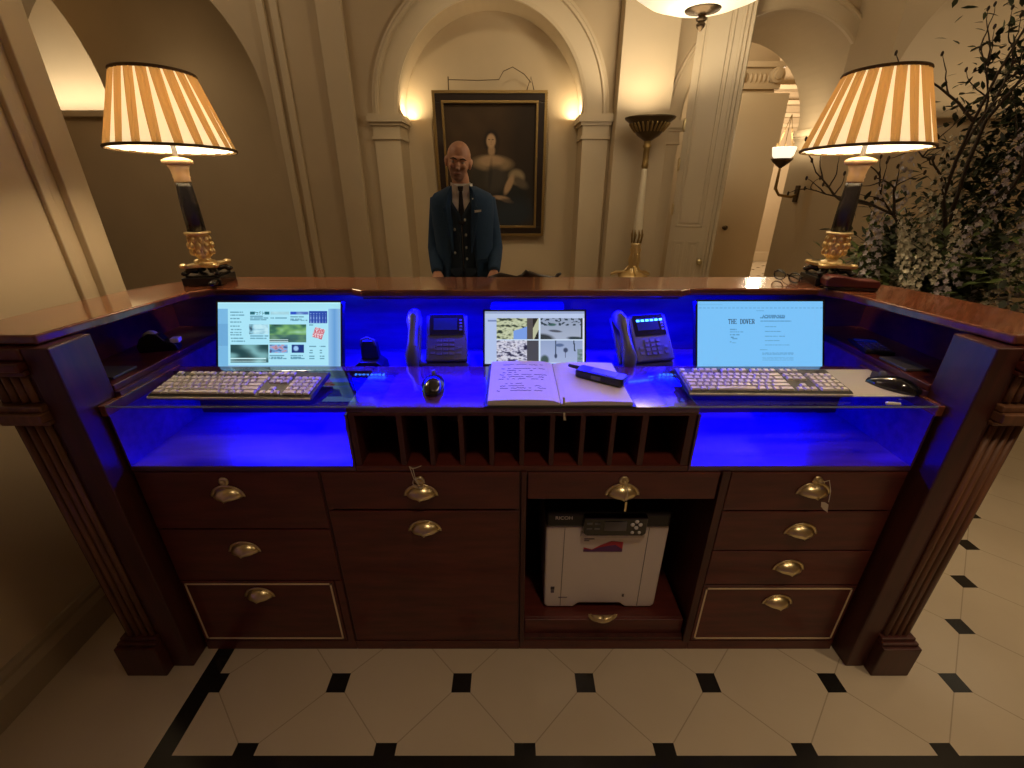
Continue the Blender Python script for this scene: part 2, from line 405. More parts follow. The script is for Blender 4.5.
arcz=lambda X: 2.12+math.sqrt(max(0,.76**2-min(.75,abs(X-2.26))**2))
door_leaf('door_1',(1.47,4.34),R(-26),.40,lambda s: 3.35,'')
o=bpy.data.objects.new('door_2',None); COL.objects.link(o); o.location=(2.52,5.9,0); o['kind']='structure'
MB().box(0,.60,-.022,.022,.02,2.5).build('door_panel',M['door'],o,world=False,bevel=.003)
MB().lathe([(.0,0),(.022,0),(.022,.006),(.008,.008),(.008,.03),(.022,.036),(.03,.05),(.02,.062),(0,.064)],(.14,-.022,1.07),16,mat=Matrix.Rotation(R(90),3,'X')).build('door_handle',M['bronze'],o,world=False)
# ------------------------------------------------------------ painting
def grid_image(name,w,h,nx,ny,colf,mat,parent,mtx):
    """a flat picture: w x h in local x,z facing -y, colour attribute from colf(u,v) v from top"""
    vs=[];fs=[];cols=[]
    for j in range(ny+1):
        for i in range(nx+1): vs.append(mtx@Vector((w*(i/nx-.5),0,h*(.5-j/ny))))
    for j in range(ny):
        for i in range(nx):
            a=j*(nx+1)+i; fs.append((a,a+nx+1,a+nx+2,a+1)); c=colf((i+.5)/nx,(j+.5)/ny)
            cols+= [c[0],c[1],c[2],1]*4
    me=bpy.data.meshes.new(name); me.from_pydata(vs,[],fs); me.materials.append(mat)
    at=me.color_attributes.new('Col','FLOAT_COLOR','CORNER'); at.data.foreach_set('color',cols)
    o=bpy.data.objects.new(name,me); COL.objects.link(o); o.parent=parent
    return o
def lerp(a,b,t): return tuple(a[i]+(b[i]-a[i])*t for i in range(3))
def blob(x,y,cx,cy,rx,ry,rot=0,soft=.35):
    c,s=math.cos(rot),math.sin(rot); dx=x-cx;dy=y-cy; a=(dx*c+dy*s)/rx; b=(-dx*s+dy*c)/ry
    d=math.sqrt(a*a+b*b); t=(1+soft-d)/(soft*1.5); return max(0,min(1,t))
def portrait(u,v):
    x=180+u*320; y=145+v*430
    n=noise.noise(Vector((x*.02,y*.02,0)))*.5+.5
    c=lerp((.035,.018,.007),(.06,.033,.012),n)
    c=lerp(c,(.012,.007,.004),blob(x,y,480,300,70,200,0,.6)*.7)
    L=[((.012,.012,.012),(365,470,110,95,0,.3)),((.035,.028,.018),(340,385,75,60,0,.3)),   # skirt, bodice
       ((.02,.011,.006),(343,270,27,38,0,.2)),((.03,.018,.009),(352,290,14,30,0,.4)),      # hair
       ((.36,.23,.13),(342,300,11,18,0,.4)),                                               # neck
       ((.24,.165,.09),(345,344,66,26,.05,.3)),((.38,.25,.14),(340,336,40,17,0,.35)),         # collar
       ((.46,.30,.17),(341,268,15,22,.05,.25)),                                              # face
       ((.05,.04,.03),(350,400,34,42,.2,.4)),
       ((.28,.21,.12),(432,392,26,24,.3,.35)),((.1,.075,.05),(445,412,28,14,.6,.5)),          # sleeve
       ((.38,.25,.14),(404,420,11,34,.42,.35)),((.36,.24,.14),(375,468,26,7,.15,.5)),((.16,.11,.07),(398,480,20,6,.25,.5)),
       ((.015,.022,.03),(420,530,70,45,-.2,.6))]
    for col,a in L: c=lerp(c,col,blob(x,y,*a))
    for ex in (335,347): c=lerp(c,(.06,.03,.02),blob(x,y,ex,264,3,1.6,0,.4)*.9)
    c=lerp(c,(.2,.06,.04),blob(x,y,341,278,4,1.3,0,.4)*.7); c=lerp(c,(.2,.12,.07),blob(x,y,341,271,1.8,4,0,.5)*.5)
    c=lerp(c,(.01,.012,.013),blob(x,y,336,385,6,45,.1,.6)*.5)
    return c
PX,PY,PZ=-.195,4.66,1.715
pt=thing('framed_painting','large dark oil portrait of a seated lady in a black gilt frame','painting',(PX,PY,PZ))
PWd,PHt=.99,1.20
pt.rotation_euler=(R(4.5),0,0)
mb=MB()
def framebars(mb,w,h,wd,y0,y1):
    mb.box(-w/2,w/2,y0,y1,h/2-wd,h/2).box(-w/2,w/2,y0,y1,-h/2,-h/2+wd).box(-w/2,-w/2+wd,y0,y1,-h/2+wd,h/2-wd).box(w/2-wd,w/2,y0,y1,-h/2+wd,h/2-wd)
framebars(mb,PWd,PHt,.075,-.05,.0); mb.build('frame',M['darkwood'],pt,world=False,bevel=.006)
mb=MB(); framebars(mb,PWd+.02,PHt+.02,.022,-.062,-.01)
n=60
for k in range(n):
    z=-PHt/2+PHt*(k+.5)/n; 
    for sx in (-1,1): mb.ell((sx*(PWd/2+.008),-.035,z),(.009,.016,.008),6,4)
mb.build('frame_beading',M['gilt'],pt,world=False)
mb=MB(); framebars(mb,PWd-.13,PHt-.13,.02,-.056,-.01); mb.build('gilt_slip',M['gilt'],pt,world=False,bevel=.003)
grid_image('canvas',PWd-.16,PHt-.16,110,136,portrait,M['canvas'],pt,Matrix.Translation((0,-.02,0)))
mb=MB()
mb.tube([(-.36,-.02,PHt/2),(-.36,.0,PHt/2+.11)],.005,6); 
mb.tube([(.32,-.02,PHt/2),(.36,0,PHt/2+.11),(.39,-.02,PHt/2)],.005,6)
mb.tube([(-.36,.0,PHt/2+.09),(-.1,.0,PHt/2+.085),(.08,.0,PHt/2+.09),(.12,.0,PHt/2+.15),(.2,.0,PHt/2+.18),(.3,0,PHt/2+.13),(.36,0,PHt/2+.07)],.0035,6)
mb.build('hanging_wire',M['bronze'],pt,world=False)
# ------------------------------------------------------------ lamp table builder
def table_lamp(loc,rz,label):
    t=thing('table_lamp',label,'lamp',loc,rz,'striped table lamps on the counter')
    MBb=MB(); MBb.box(-.066,.066,-.066,.066,0,.03).box(-.056,.056,-.056,.056,.03,.036); MBb.build('plinth',M['blkcol'],t,world=False,bevel=.004)
    mb=MB()
    # four dolphin-like feet
    for k in range(4):
        a=PI/4+k*PI/2; c,s=math.cos(a),math.sin(a)
        mb.tube([(c*.074,s*.074,.043),(c*.06,s*.06,.055),(c*.04,s*.04,.05),(c*.024,s*.024,.064)],[.009,.012,.012,.01],8)
        mb.ell((c*.078,s*.078,.044),(.011,.011,.008),8,6)
    mb.build('feet',M['blackg'],t,world=False)
    mb=MB()
    # concave-sided gilt platform
    pts=[]
    for k in range(4):
        a=PI/4+k*PI/2
        for d,r in ((-.16,.073),(0,.079),(.16,.073)): pts.append((r*math.cos(a+d),r*math.sin(a+d)))
        a2=a+PI/4; pts.append((.042*math.cos(a2),.042*math.sin(a2)))
    mb.prism(pts,'z',.062,.074)
    for k in range(4):
        a=PI/4+k*PI/2; mb.ell((.074*math.cos(a),.074*math.sin(a),.071),(.015,.015,.009),8,6)
    mb.lathe([(.038,.074),(.034,.08),(.022,.085),(.019,.092),(.026,.097)],(0,0,0),20)
    mb.build('base_platform',M['gold'],t,world=False,bevel=.002)
    mb=MB(); mb.lathe([(.026,.097),(.031,.105),(.036,.125),(.035,.148),(.031,.165),(.033,.172),(.042,.176),(.042,.183),(.03,.185)],(0,0,0),20)
    for k in range(10):
        a=2*PI*k/10
        for z,r in ((.114,.034),(.137,.037),(.158,.033)): mb.ell((r*math.cos(a+z*9),r*math.sin(a+z*9),z),(.008,.008,.012),6,5)
    mb.build('leaf_urn',M['gold'],t,world=False)
    mb=MB(); n=24
    rings=[]
    for z,r in ((.185,.03),(.27,.0285),(.33,.025),(.345,.0245)):
        rings.append([((r*(1 if k%2 else .93))*math.cos(2*PI*k/n),(r*(1 if k%2 else .93))*math.sin(2*PI*k/n),z) for k in range(n)])
    mb.rings(rings,0,True); mb.build('column',M['blkcol'],t,world=False)
    mb=MB(); mb.lathe([(.022,.345),(.026,.35),(.024,.356),(.027,.362),(.025,.368),(.028,.386),(.034,.40)],(0,0,0),20); 
    mb.lathe([(.036,.40),(.046,.405),(.046,.414),(.034,.42),(.016,.424)],(0,0,0),20)
    mb.build('capital',M['iv'],t,world=False)
    mb=MB(); mb.tube([(0,0,.42),(0,0,.5)],.008,8); mb.build('stem',M['grey'],t,world=False)
    mb=MB(); mb.ell((0,0,.55),(.028,.028,.04),12,8); mb.build('bulb',M['bulb'],t,world=False)
    # pleated shade
    NP=20; mb=MB(); zb,zt,rb,rt=.447,.662,.179,.108; nz=6
    for k in range(NP):
        a0=2*PI*k/NP
        def half(tz): return .22+.20*tz   # tan share of each pitch grows upward
        cols=[]
        for i in range(nz+1):
            tz=i/nz; r=rb+(rt-rb)*tz; z=zb+(zt-zb)*tz; P=2*PI/NP; hw=half(tz)
            cuts=[0,(1-2*hw)/1.0,(1-2*hw)+hw*.5,(1-2*hw)+hw,(1-2*hw)+hw*1.5,1]
            offs=[0,0,.006,.002,.007,0]
            cols.append([((r+o)*math.cos(a0+P*c),(r+o)*math.sin(a0+P*c),z) for c,o in zip(cuts,offs)])
        for i in range(nz):
            for j in range(5):
                mb.add([cols[i][j],cols[i][j+1],cols[i+1][j+1],cols[i+1][j]],[(0,1,2,3)],0 if j==0 else 1,False)
    sh=mb.build('lamp_shade',[M['shA'],M['shB']],t,world=False)
    sh.rotation_euler=(R(-2.2),0,0); sh.location=(0,-.018,0)
    MB().lathe([(rb-.003,zb+.002),(rt-.003,zt-.002)],(0,0,0),48,cap=False).build('shade_lining',M['lining'],sh,world=False)
    mb=MB()
    for z,r in ((zb,rb),(zt,rt)):
        mb=MB(); mb.rings([[((r+.006+.004*math.cos(b))*math.cos(2*PI*k/48),(r+.006+.004*math.cos(b))*math.sin(2*PI*k/48),z+.005*math.sin(b)) for b in [j*PI/3 for j in range(6)]] for k in range(49)],0,True,False)
        mb.build('shade_braid',M['shtrim'],sh,world=False)
    mb=MB()
    for k in range(3):
        a=2*PI*k/3; mb.tube([(0,0,zt-.02),(rt*math.cos(a),rt*math.sin(a),zt-.004)],.0015,5)
    mb.tube([(0,0,.5),(0.03,0,.56),(.03,0,.62),(0,0,zt-.02)],.0015,5)
    mb.build('shade_spider',M['brass'],sh,world=False)
    return t
LL=(-1.142,1.69,1.25); LR=(1.182,1.68,1.25)
l1=table_lamp(LL,R(8),'striped table lamp on the left end of the counter, by the wall')
l2=dup(l1,LR,R(-8),'striped table lamp on the right end of the counter, by the flowers','striped table lamps on the counter')
for p in (LL,LR): light('lamp_bulb_light','POINT',(p[0],p[1],p[2]+.55),16,(1,.74,.45),.055)
# ------------------------------------------------------------ desk : counter top
WD,WV,WT,WI,DK=M['wood'],M['woodv'],M['woodtop'],M['woodin'],M['deck']
ct=thing('counter_top','polished mahogany raised counter top wrapping round three sides of the desk','counter top',(.03,1.68,1.22))
out=[(-1.195,1.055),(-1.44,1.055),(-1.42,1.30),(-1.36,1.56),(-1.30,1.68),(-1.20,1.76),(-1.08,1.80),(1.12,1.80),(1.25,1.76),(1.37,1.68),(1.43,1.56),(1.49,1.30),(1.52,1.055),(1.262,1.055),(1.155,1.53),(1.10,1.585),(.64,1.585),(.60,1.560),(-.535,1.560),(-.575,1.585),(-1.07,1.585),(-1.125,1.53)]
mb=MB().prism(out,'z',1.224,1.25); mb.build('top_slab',WT,ct,bevel=.006,seg=3)
mb=MB()
inn=[(x*.985+.0005,1.075 if y<1.06 else y-.02 if y>1.6 else y+.012) for x,y in out]
# under-moulding on the outside only
mb.prism([(-1.40,1.075),(-1.38,1.30),(-1.33,1.55),(-1.27,1.66),(-1.17,1.74),(-1.06,1.775),(1.10,1.775),(1.23,1.74),(1.34,1.66),(1.40,1.55),(1.455,1.30),(1.48,1.075),(1.44,1.075),(1.41,1.30),(1.36,1.54),(1.30,1.64),(1.2,1.71),(1.09,1.74),(-1.05,1.74),(-1.15,1.71),(-1.24,1.64),(-1.29,1.54),(-1.34,1.30),(-1.36,1.075)],'z',1.19,1.224)
mb.build('cornice_moulding',WD,ct,bevel=.006)
# back & side hutch
hu=thing('desk_hutch','mahogany upstand carrying the counter top, with blue lit back and open side cubbies','desk hutch',(.03,1.7,.95))
YB=1.735
MB().box(-1.36,1.42,YB,YB+.02,.90,1.222).build('back_panel',WI,hu)
MB().box(-.535,.60,1.575,1.595,1.214,1.224).build('front_apron',WD,hu,bevel=.003)
for sx,xi,xo in ((-1,-1.15,-1.36),(1,1.205,1.42)):
    a,b=min(xi,xo),max(xi,xo)
    MB().box(a,b,1.16,YB,1.045,1.065).build('cubby_shelf',WD,hu,bevel=.003)
    MB().box(xo-.01,xo+.01,1.16,YB,.80,1.222).build('cubby_side_panel',WD,hu)
    MB().box(xi-.012,xi+.012,1.16,YB,.84,1.045).build('cubby_inner_panel',WI,hu)
# rows of LEDs under the counter top
ls=thing('led_light_strip','thin strip of blue leds fixed under the raised counter top','light strip',(.03,1.70,1.205))
MB().box(-1.02,1.08,1.695,1.72,1.204,1.2235).build('channel',M['grey'],ls)
for X in (-.598,.644):
    for k in range(8): MB().box(X-.06+k*.0165,X-.052+k*.0165,1.70,1.712,1.2005,1.204).build('led',M['led'],ls)
# ------------------------------------------------------------ worktop
wt=thing('desk_worktop','glossy mahogany work surface between the two glass panels, glowing blue','worktop',(.03,1.25,1.0))
MB().box(-.465,.525,1.095,1.40,1.009,1.026).build('centre_board',DK,wt,bevel=.003)
MB().box(-1.138,-.467,1.36,1.40,1.002,1.026).build('rear_strip',DK,wt,bevel=.002)
MB().box(.527,1.193,1.36,1.40,1.002,1.026).build('rear_strip',DK,wt,bevel=.002)
MB().box(-1.15,-1.13,1.09,1.40,1.0,1.032).build('side_rail',WT,wt,bevel=.003)
MB().box(1.185,1.205,1.09,1.40,1.0,1.032).build('side_rail',WT,wt,bevel=.003)
MB().box(-1.138,1.193,1.402,YB,.95,.965).build('equipment_shelf',WI,wt)
for x0,x1,lb in ((-1.128,-.375,'clear glass panel over the left blue lit recess'),(.435,1.183,'clear glass panel over the right blue lit recess')):
    g=thing('glass_panel',lb,'glass panel',((x0+x1)/2,1.22,1.027),0)
    MB().box(x0,x1,1.092,1.355,1.0275,1.0325).build('pane',M['glass'],g)
    MB().box(x0,x1,1.0905,1.092,1.0275,1.0325).build('polished_edge',M['glassedge'],g)
# ------------------------------------------------------------ handles, locks
def handle(parent,x,y,z,inv=False,w=.088):
    mb=MB(); n=14; rings=[]
    # half-dome cup, open below
    m=8
    for i in range(m+1):
        ph=PI/2*i/m  # from the rim on the board outwards
        rr=1-.0
        rings.append([(w/2*math.cos(PI*k/n)*math.cos(ph)**.6 if ph<PI/2-.01 else 0*k, -.028*math.sin(ph)*(math.sin(PI*k/n)*.35+.65 if 0<k<n else .3), .034*math.sin(PI*k/n)*math.cos(ph)**.8 - .004*math.sin(ph)) for k in range(n+1)])
    mb.rings(rings,0,True,False,False)
    # flange
    fl=[]
    for d0 in (0,.009):
        fl.append([((w/2+d0)*math.cos(PI*k/n),-.002,(.034+d0)*math.sin(PI*k/n)) for k in range(n+1)])
    mb.rings(fl,0,True,False,False)
    sg=-1 if inv else 1
    mb.v=[Vector((v.x+x,v.y+y,v.z*sg+z)) for v in mb.v]
    o=mb.build('cup_handle',M['brass'],parent)
    s=o.modifiers.new('s','SOLIDIFY'); s.thickness=.0025; s.offset=0
    return o
def lock(parent,x,y,z):
    mb=MB().lathe([(0,0),(.015,0),(.015,.004),(.011,.006),(.006,.006),(.005,.002),(0,.002)],(x,y,z),18,mat=Matrix.Rotation(R(90),3,'X'))
    return mb.build('lock',M['brass'],parent)
def drawer(parent,x0,x1,z0,z1,inlay=False,hx=None,hz=None,lk=False,inv=False,y=1.10,name='drawer'):
    g=.002
    d=MB().box(x0+g,x1-g,y,y+.30,z0+g,z1-g).build(name,WD,parent,bevel=.0025)
    if inlay:
        i=.012; mb=MB(); a,b,c,e=x0+i,x1-i,z0+i,z1-i; t=.006
        mb.box(a,b,y-.0015,y+.001,c,c+t).box(a,b,y-.0015,y+.001,e-t,e).box(a,a+t,y-.0015,y+.001,c,e).box(b-t,b,y-.0015,y+.001,c,e)
        mb.build('inlay_line',M['inlay'],d)
    if hx is not None: handle(d,hx,y,hz,inv)
    if lk: lock(d,hx,y,lk)
    return d
# left drawer cabinet
def carcass(x0,x1,z0,z1,parent,y0=1.104,y1=1.70,t=.016,shelves=()):
    mb=MB().box(x0,x0+t,y0,y1,z0,z1).box(x1-t,x1,y0,y1,z0,z1).box(x0+t,x1-t,y0,y1,z1-t,z1).box(x0+t,x1-t,y0,y1,z0,z0+t).box(x0+t,x1-t,y1-t,y1,z0+t,z1-t)
    for s in shelves: mb.box(x0+t,x1-t,y0,y1-t,s,s+t)
    return mb.build('carcass',WV,parent)
cb=thing('drawer_cabinet','dark mahogany three drawer pedestal at the left end of the desk','cabinet',(-.86,1.4,0),0,'drawer pedestals of the desk')
carcass(-1.142,-.582,.045,.808,cb); MB().box(-1.142,-.582,1.101,1.7,0,.045).build('plinth',WD,cb)
drawer(cb,-1.14,-.584,.584,.806,False,-.875,.715,.772); drawer(cb,-1.14,-.584,.356,.582,False,-.88,.490); drawer(cb,-1.14,-.61,.047,.354,True,-.88,.281)
MB().box(-.608,-.584,1.10,1.12,.047,.354).build('stile',WD,cb)
cb=thing('file_cabinet','mahogany cabinet with one shallow and one deep file drawer, second from the left','cabinet',(-.28,1.4,0))
carcass(-.58,.026,.045,.808,cb); MB().box(-.58,.026,1.101,1.7,0,.045).build('plinth',WD,cb)
drawer(cb,-.578,.024,.662,.806,False,-.28,.719,.776); drawer(cb,-.578,.024,.049,.658,False,-.279,.579,name='file_drawer')
cb=thing('printer_cabinet','open mahogany bay with a top drawer that holds the white printer','cabinet',(.34,1.4,0))
carcass(.028,.656,.045,.808,cb); MB().box(.028,.656,1.101,1.7,0,.045).build('plinth',WD,cb)
MB().box(.028,.044,1.094,1.104,.047,.808).build('stile',WV,cb,bevel=.002); MB().box(.632,.656,1.094,1.104,.047,.808).build('stile',WV,cb,bevel=.002)
drawer(cb,.046,.630,.702,.806,False,.339,.722,.776)
# pull-out shelf under printer
sh=MB().box(.046,.63,1.13,1.68,.105,.1345).box(.046,.63,1.12,1.132,.06,.1345).build('pull_out_shelf',WD,cb,bevel=.002)
handle(sh,.33,1.118,.168,True)
cb=thing('drawer_cabinet','dark mahogany four drawer pedestal at the right end of the desk','cabinet',(.93,1.4,0),0,'drawer pedestals of the desk')
carcass(.658,1.195,.045,.808,cb); MB().box(.658,1.195,1.101,1.7,0,.045).build('plinth',WD,cb)
drawer(cb,.66,1.193,.658,.806,False,.925,.726,.776)
drawer(cb,.66,1.193,.492,.656,False,.929,.567); drawer(cb,.66,1.193,.334,.490,False,.931,.409); drawer(cb,.66,1.193,.047,.332,True,.934,.246)
# pigeonholes
ph=thing('pigeonhole_rack','low row of upright mahogany pigeonholes under the middle of the worktop','pigeonholes',(.03,1.3,.81))
MB().box(-.465,.525,1.10,1.38,.810,.828).build('bottom_board',WD,ph)
MB().box(-.465,.525,1.37,1.38,.828,1.001).build('back_board',WI,ph)
MB().box(-.465,.525,1.10,1.37,.998,1.008).build('top_board',WD,ph)
for x,w_ in ((-.456,.018),(-.322,.016),(-.235,.014),(-.147,.014),(-.06,.014),(.029,.014),(.116,.014),(.203,.014),(.290,.014),(.380,.018),(.512,.022)):
    MB().box(x-w_/2,x+w_/2,1.102,1.37,.828,.998).build('divider',WV,ph,bevel=.001)
# recess boxes
for x0,x1,lb in ((-1.142,-.468,'open recess of dark wood under the left glass panel, lit blue'),(.528,1.195,'open recess of dark wood under the right glass panel, lit blue')):
    r=thing('desk_recess',lb,'recess shelf',((x0+x1)/2,1.3,.81),0,'blue lit recesses beside the pigeonholes')
    MB().box(x0,x1,1.10,1.5,.810,.826).build('shelf_board',WI,r,bevel=.002)
    MB().box(x0,x1,1.44,1.45,.826,.948).build('back_board',WD,r); MB().box(x0,x0+.006,1.10,1.44,.826,1.0).build('side_board',WI,r); MB().box(x1-.006,x1,1.10,1.44,.826,1.0).build('side_board',WI,r)
    MB().box(x0,x1,1.402,1.41,.948,1.0).build('rear_rail',WD,r)
    MB().box(x0+.02,x1-.02,1.385,1.399,.992,1.0015).build('led_strip',M['lediz'],r)
# end pilasters
def pilaster(x0,x1,xp0,xp1,yb,lb,mir):
    # x0..x1 flat post beside drawers, xp0..xp1 fluted pilaster
    t=thing('desk_pilaster',lb,'pilaster',((x0+xp1)/2,1.05,0),0,'fluted end pilasters of the desk')
    a,b=min(x0,x1),max(x0,x1); c,d=min(xp0,xp1),max(xp0,xp1)
    MB().box(a,b,1.035,1.16,.0,1.222).build('post',WV,t,bevel=.004)
    MB().box(c,d,1.04,1.16,0,1.2).build('shaft_body',WV,t,bevel=.003)
    # fluting: reeds on front
    def reeds(z0,z1):
        mb=MB(); n=4; wr=(d-c-.02)/n
        for k in range(n):
            cx=c+.01+wr*(k+.5); pts=[(cx+wr*.42*math.cos(PI+PI*q/8),1.04+.011*math.sin(PI+PI*q/8)) for q in range(9)]
            mb.prism(pts,'z',z0,z1,sm=True)
        mb.build('fluting',M['woodp'],t)
    reeds(.17,1.005); reeds(1.075,1.15)
    e=.012
    mb=MB().box(c-.0,d+.0,1.005,1.165,0,.13).box(c,d,1.012,1.16,.13,.145).box(c,d,1.02,1.16,.145,.165); 
    mb=MB(); s=1 if mir>0 else -1
    def bx(ex,y,z0,z1):
        if mir>0: mb.box(c,d+ex,y,1.18,z0,z1)
        else: mb.box(c-ex,d,y,1.18,z0,z1)
    bx(.022,1.0,0,.14); bx(.014,1.01,.14,.155); bx(.006,1.02,.155,.17)
    mb.build('plinth_block',WV,t,bevel=.003)
    mb=MB()
    def bx(ex,y,z0,z1):
        if mir>0: mb.box(c,d+ex,y,1.18,z0,z1)
        else: mb.box(c-ex,d,y,1.18,z0,z1)
    bx(.012,1.022,1.008,1.022); bx(.03,1.005,1.022,1.05); bx(.018,1.018,1.05,1.068)
    mb.build('band_moulding',M['woodp'],t,bevel=.004)
    mb=MB(); bx(.014,1.02,1.15,1.165); bx(.03,1.01,1.165,1.19); bx(.045,1.0,1.19,1.222) if False else bx(.04,1.03,1.19,1.222)
    mb.build('capital_moulding',WD,t,bevel=.005)
    # side return to the back
    MB().box(min(xp1,xp1-.02*s),max(xp1,xp1-.02*s),1.16,1.7,0,.80).build('side_panel',WV,t)
pilaster(1.208,1.275,1.275,1.385,0,'tall fluted mahogany pilaster at the right end of the desk',1)
pilaster(-1.153,-1.225,-1.225,-1.345,0,'tall fluted mahogany pilaster at the left end of the desk',-1)
S('trim_8',MB().box(-1.2,1.25,1.705,1.725,0,.90).box(-1.2,1.25,YB,1.76,0,.90),WV)
# blue lights
BL=(.0,.0,1)
light('blue_strip_light','AREA',(.03,1.64,1.205),8,BL,2.0,(R(6),0,0),.10)
light('blue_strip_light','AREA',(.03,1.585,1.20),40,BL,1.5,(R(-22),0,0),.05)
for cx,e in ((-.76,9),(.80,9)):
    light('blue_recess_light','AREA',(cx,1.375,.988),e,BL,.52,(R(-14),0,0),.03)
# ------------------------------------------------------------ monitors
FONT={'T':[(0,1,1,.88),(.42,1,.58,0),(.3,.07,.7,0),(0,1,.08,.72),(.92,1,1,.72)],
'H':[(.1,1,.28,0),(.72,1,.9,0),(.28,.55,.72,.45),(0,1,.38,.93),(.62,1,1,.93),(0,.07,.38,0),(.62,.07,1,0)],
'E':[(.1,1,.28,0),(0,1,.95,.92),(0,.08,.95,0),(.28,.55,.7,.46),(.86,1,.95,.75),(.86,.25,.95,0)],
'D':[(.1,1,.28,0),(0,1,.7,.92),(0,.08,.7,0),(.75,.82,.95,.18),(.65,.95,.85,.8),(.65,.2,.85,.05)],
'O':[(.03,.8,.22,.2),(.78,.8,.97,.2),(.25,1,.75,.92),(.25,.08,.75,0),(.1,.93,.35,.75),(.65,.93,.9,.75),(.1,.25,.35,.07),(.65,.25,.9,.07)],
'V':[(0,1,.35,.93),(.65,1,1,.93),(.08,.95,.28,.6),(.2,.65,.4,.3),(.32,.35,.55,0),(.5,.5,.68,.2),(.62,.95,.8,.4)],
'R':[(.1,1,.28,0),(0,1,.7,.92),(.28,.55,.7,.47),(.7,.92,.92,.55),(.5,.5,.72,.25),(.65,.3,.95,0),(0,.07,.38,0)],' ':[]}
def screen_doc(u,v):
    c=(.20,.56,.98)
    def ink(a): return lerp(c,(.03,.12,.25),a)
    if .095<v<.11 and int(u*90)%3: return ink(.35)
    if .045<v<.055 and u<.2: return ink(.3)
    # title
    if False:
        txt='THE DOVER'; k=(u-.245)/.213*9; i=int(k); fx=(k-i)/.85
        if i<9:
            for a,b,cx,d in FONT[txt[i]]:
                if a<=fx<=cx and d<=1-(v-.27)/.065<=b: return (.01,.04,.1)
        return c
    if .14<v<.15 and .47<u<.53: return ink(.6)
    rows=[(.215,.52,.70,.8),(.235,.52,.70,.75),(.25,.50,.70,.7),(.3,.50,.75,.55),(.305,.50,.75,.2),(.385,.54,.63,.45),(.46,.54,.67,.5),(.535,.54,.70,.5),(.6,.54,.66,.45),(.665,.54,.74,.4),(.74,.50,.56,.4),(.785,.52,.77,.3),(.8,.52,.77,.3),(.815,.52,.77,.3),(.86,.52,.77,.25),(.88,.52,.77,.25),(.9,.52,.77,.25),(.43,.26,.315,.5),(.465,.26,.37,.5),(.51,.26,.34,.5),(.55,.26,.29,.6),(.57,.28,.32,.5),(.62,.26,.275,.6),(.635,.28,.31,.5)]
    for y,a,b,s in rows:
        if abs(v-y)<.007 and a<u<b and noise.noise(Vector((u*160,y*50,3)))>-.25: return ink(s)
    return c
def pic(u,v,seed,cols,sc=3):
    n=noise.noise(Vector((u*sc,v*sc,seed)))+.5*noise.noise(Vector((u*sc*2.3,v*sc*2.3,seed+9)))
    t=max(0,min(.999,n*.7+.5)); k=t*(len(cols)-1); i=int(k); return lerp(cols[i],cols[i+1],k-i)
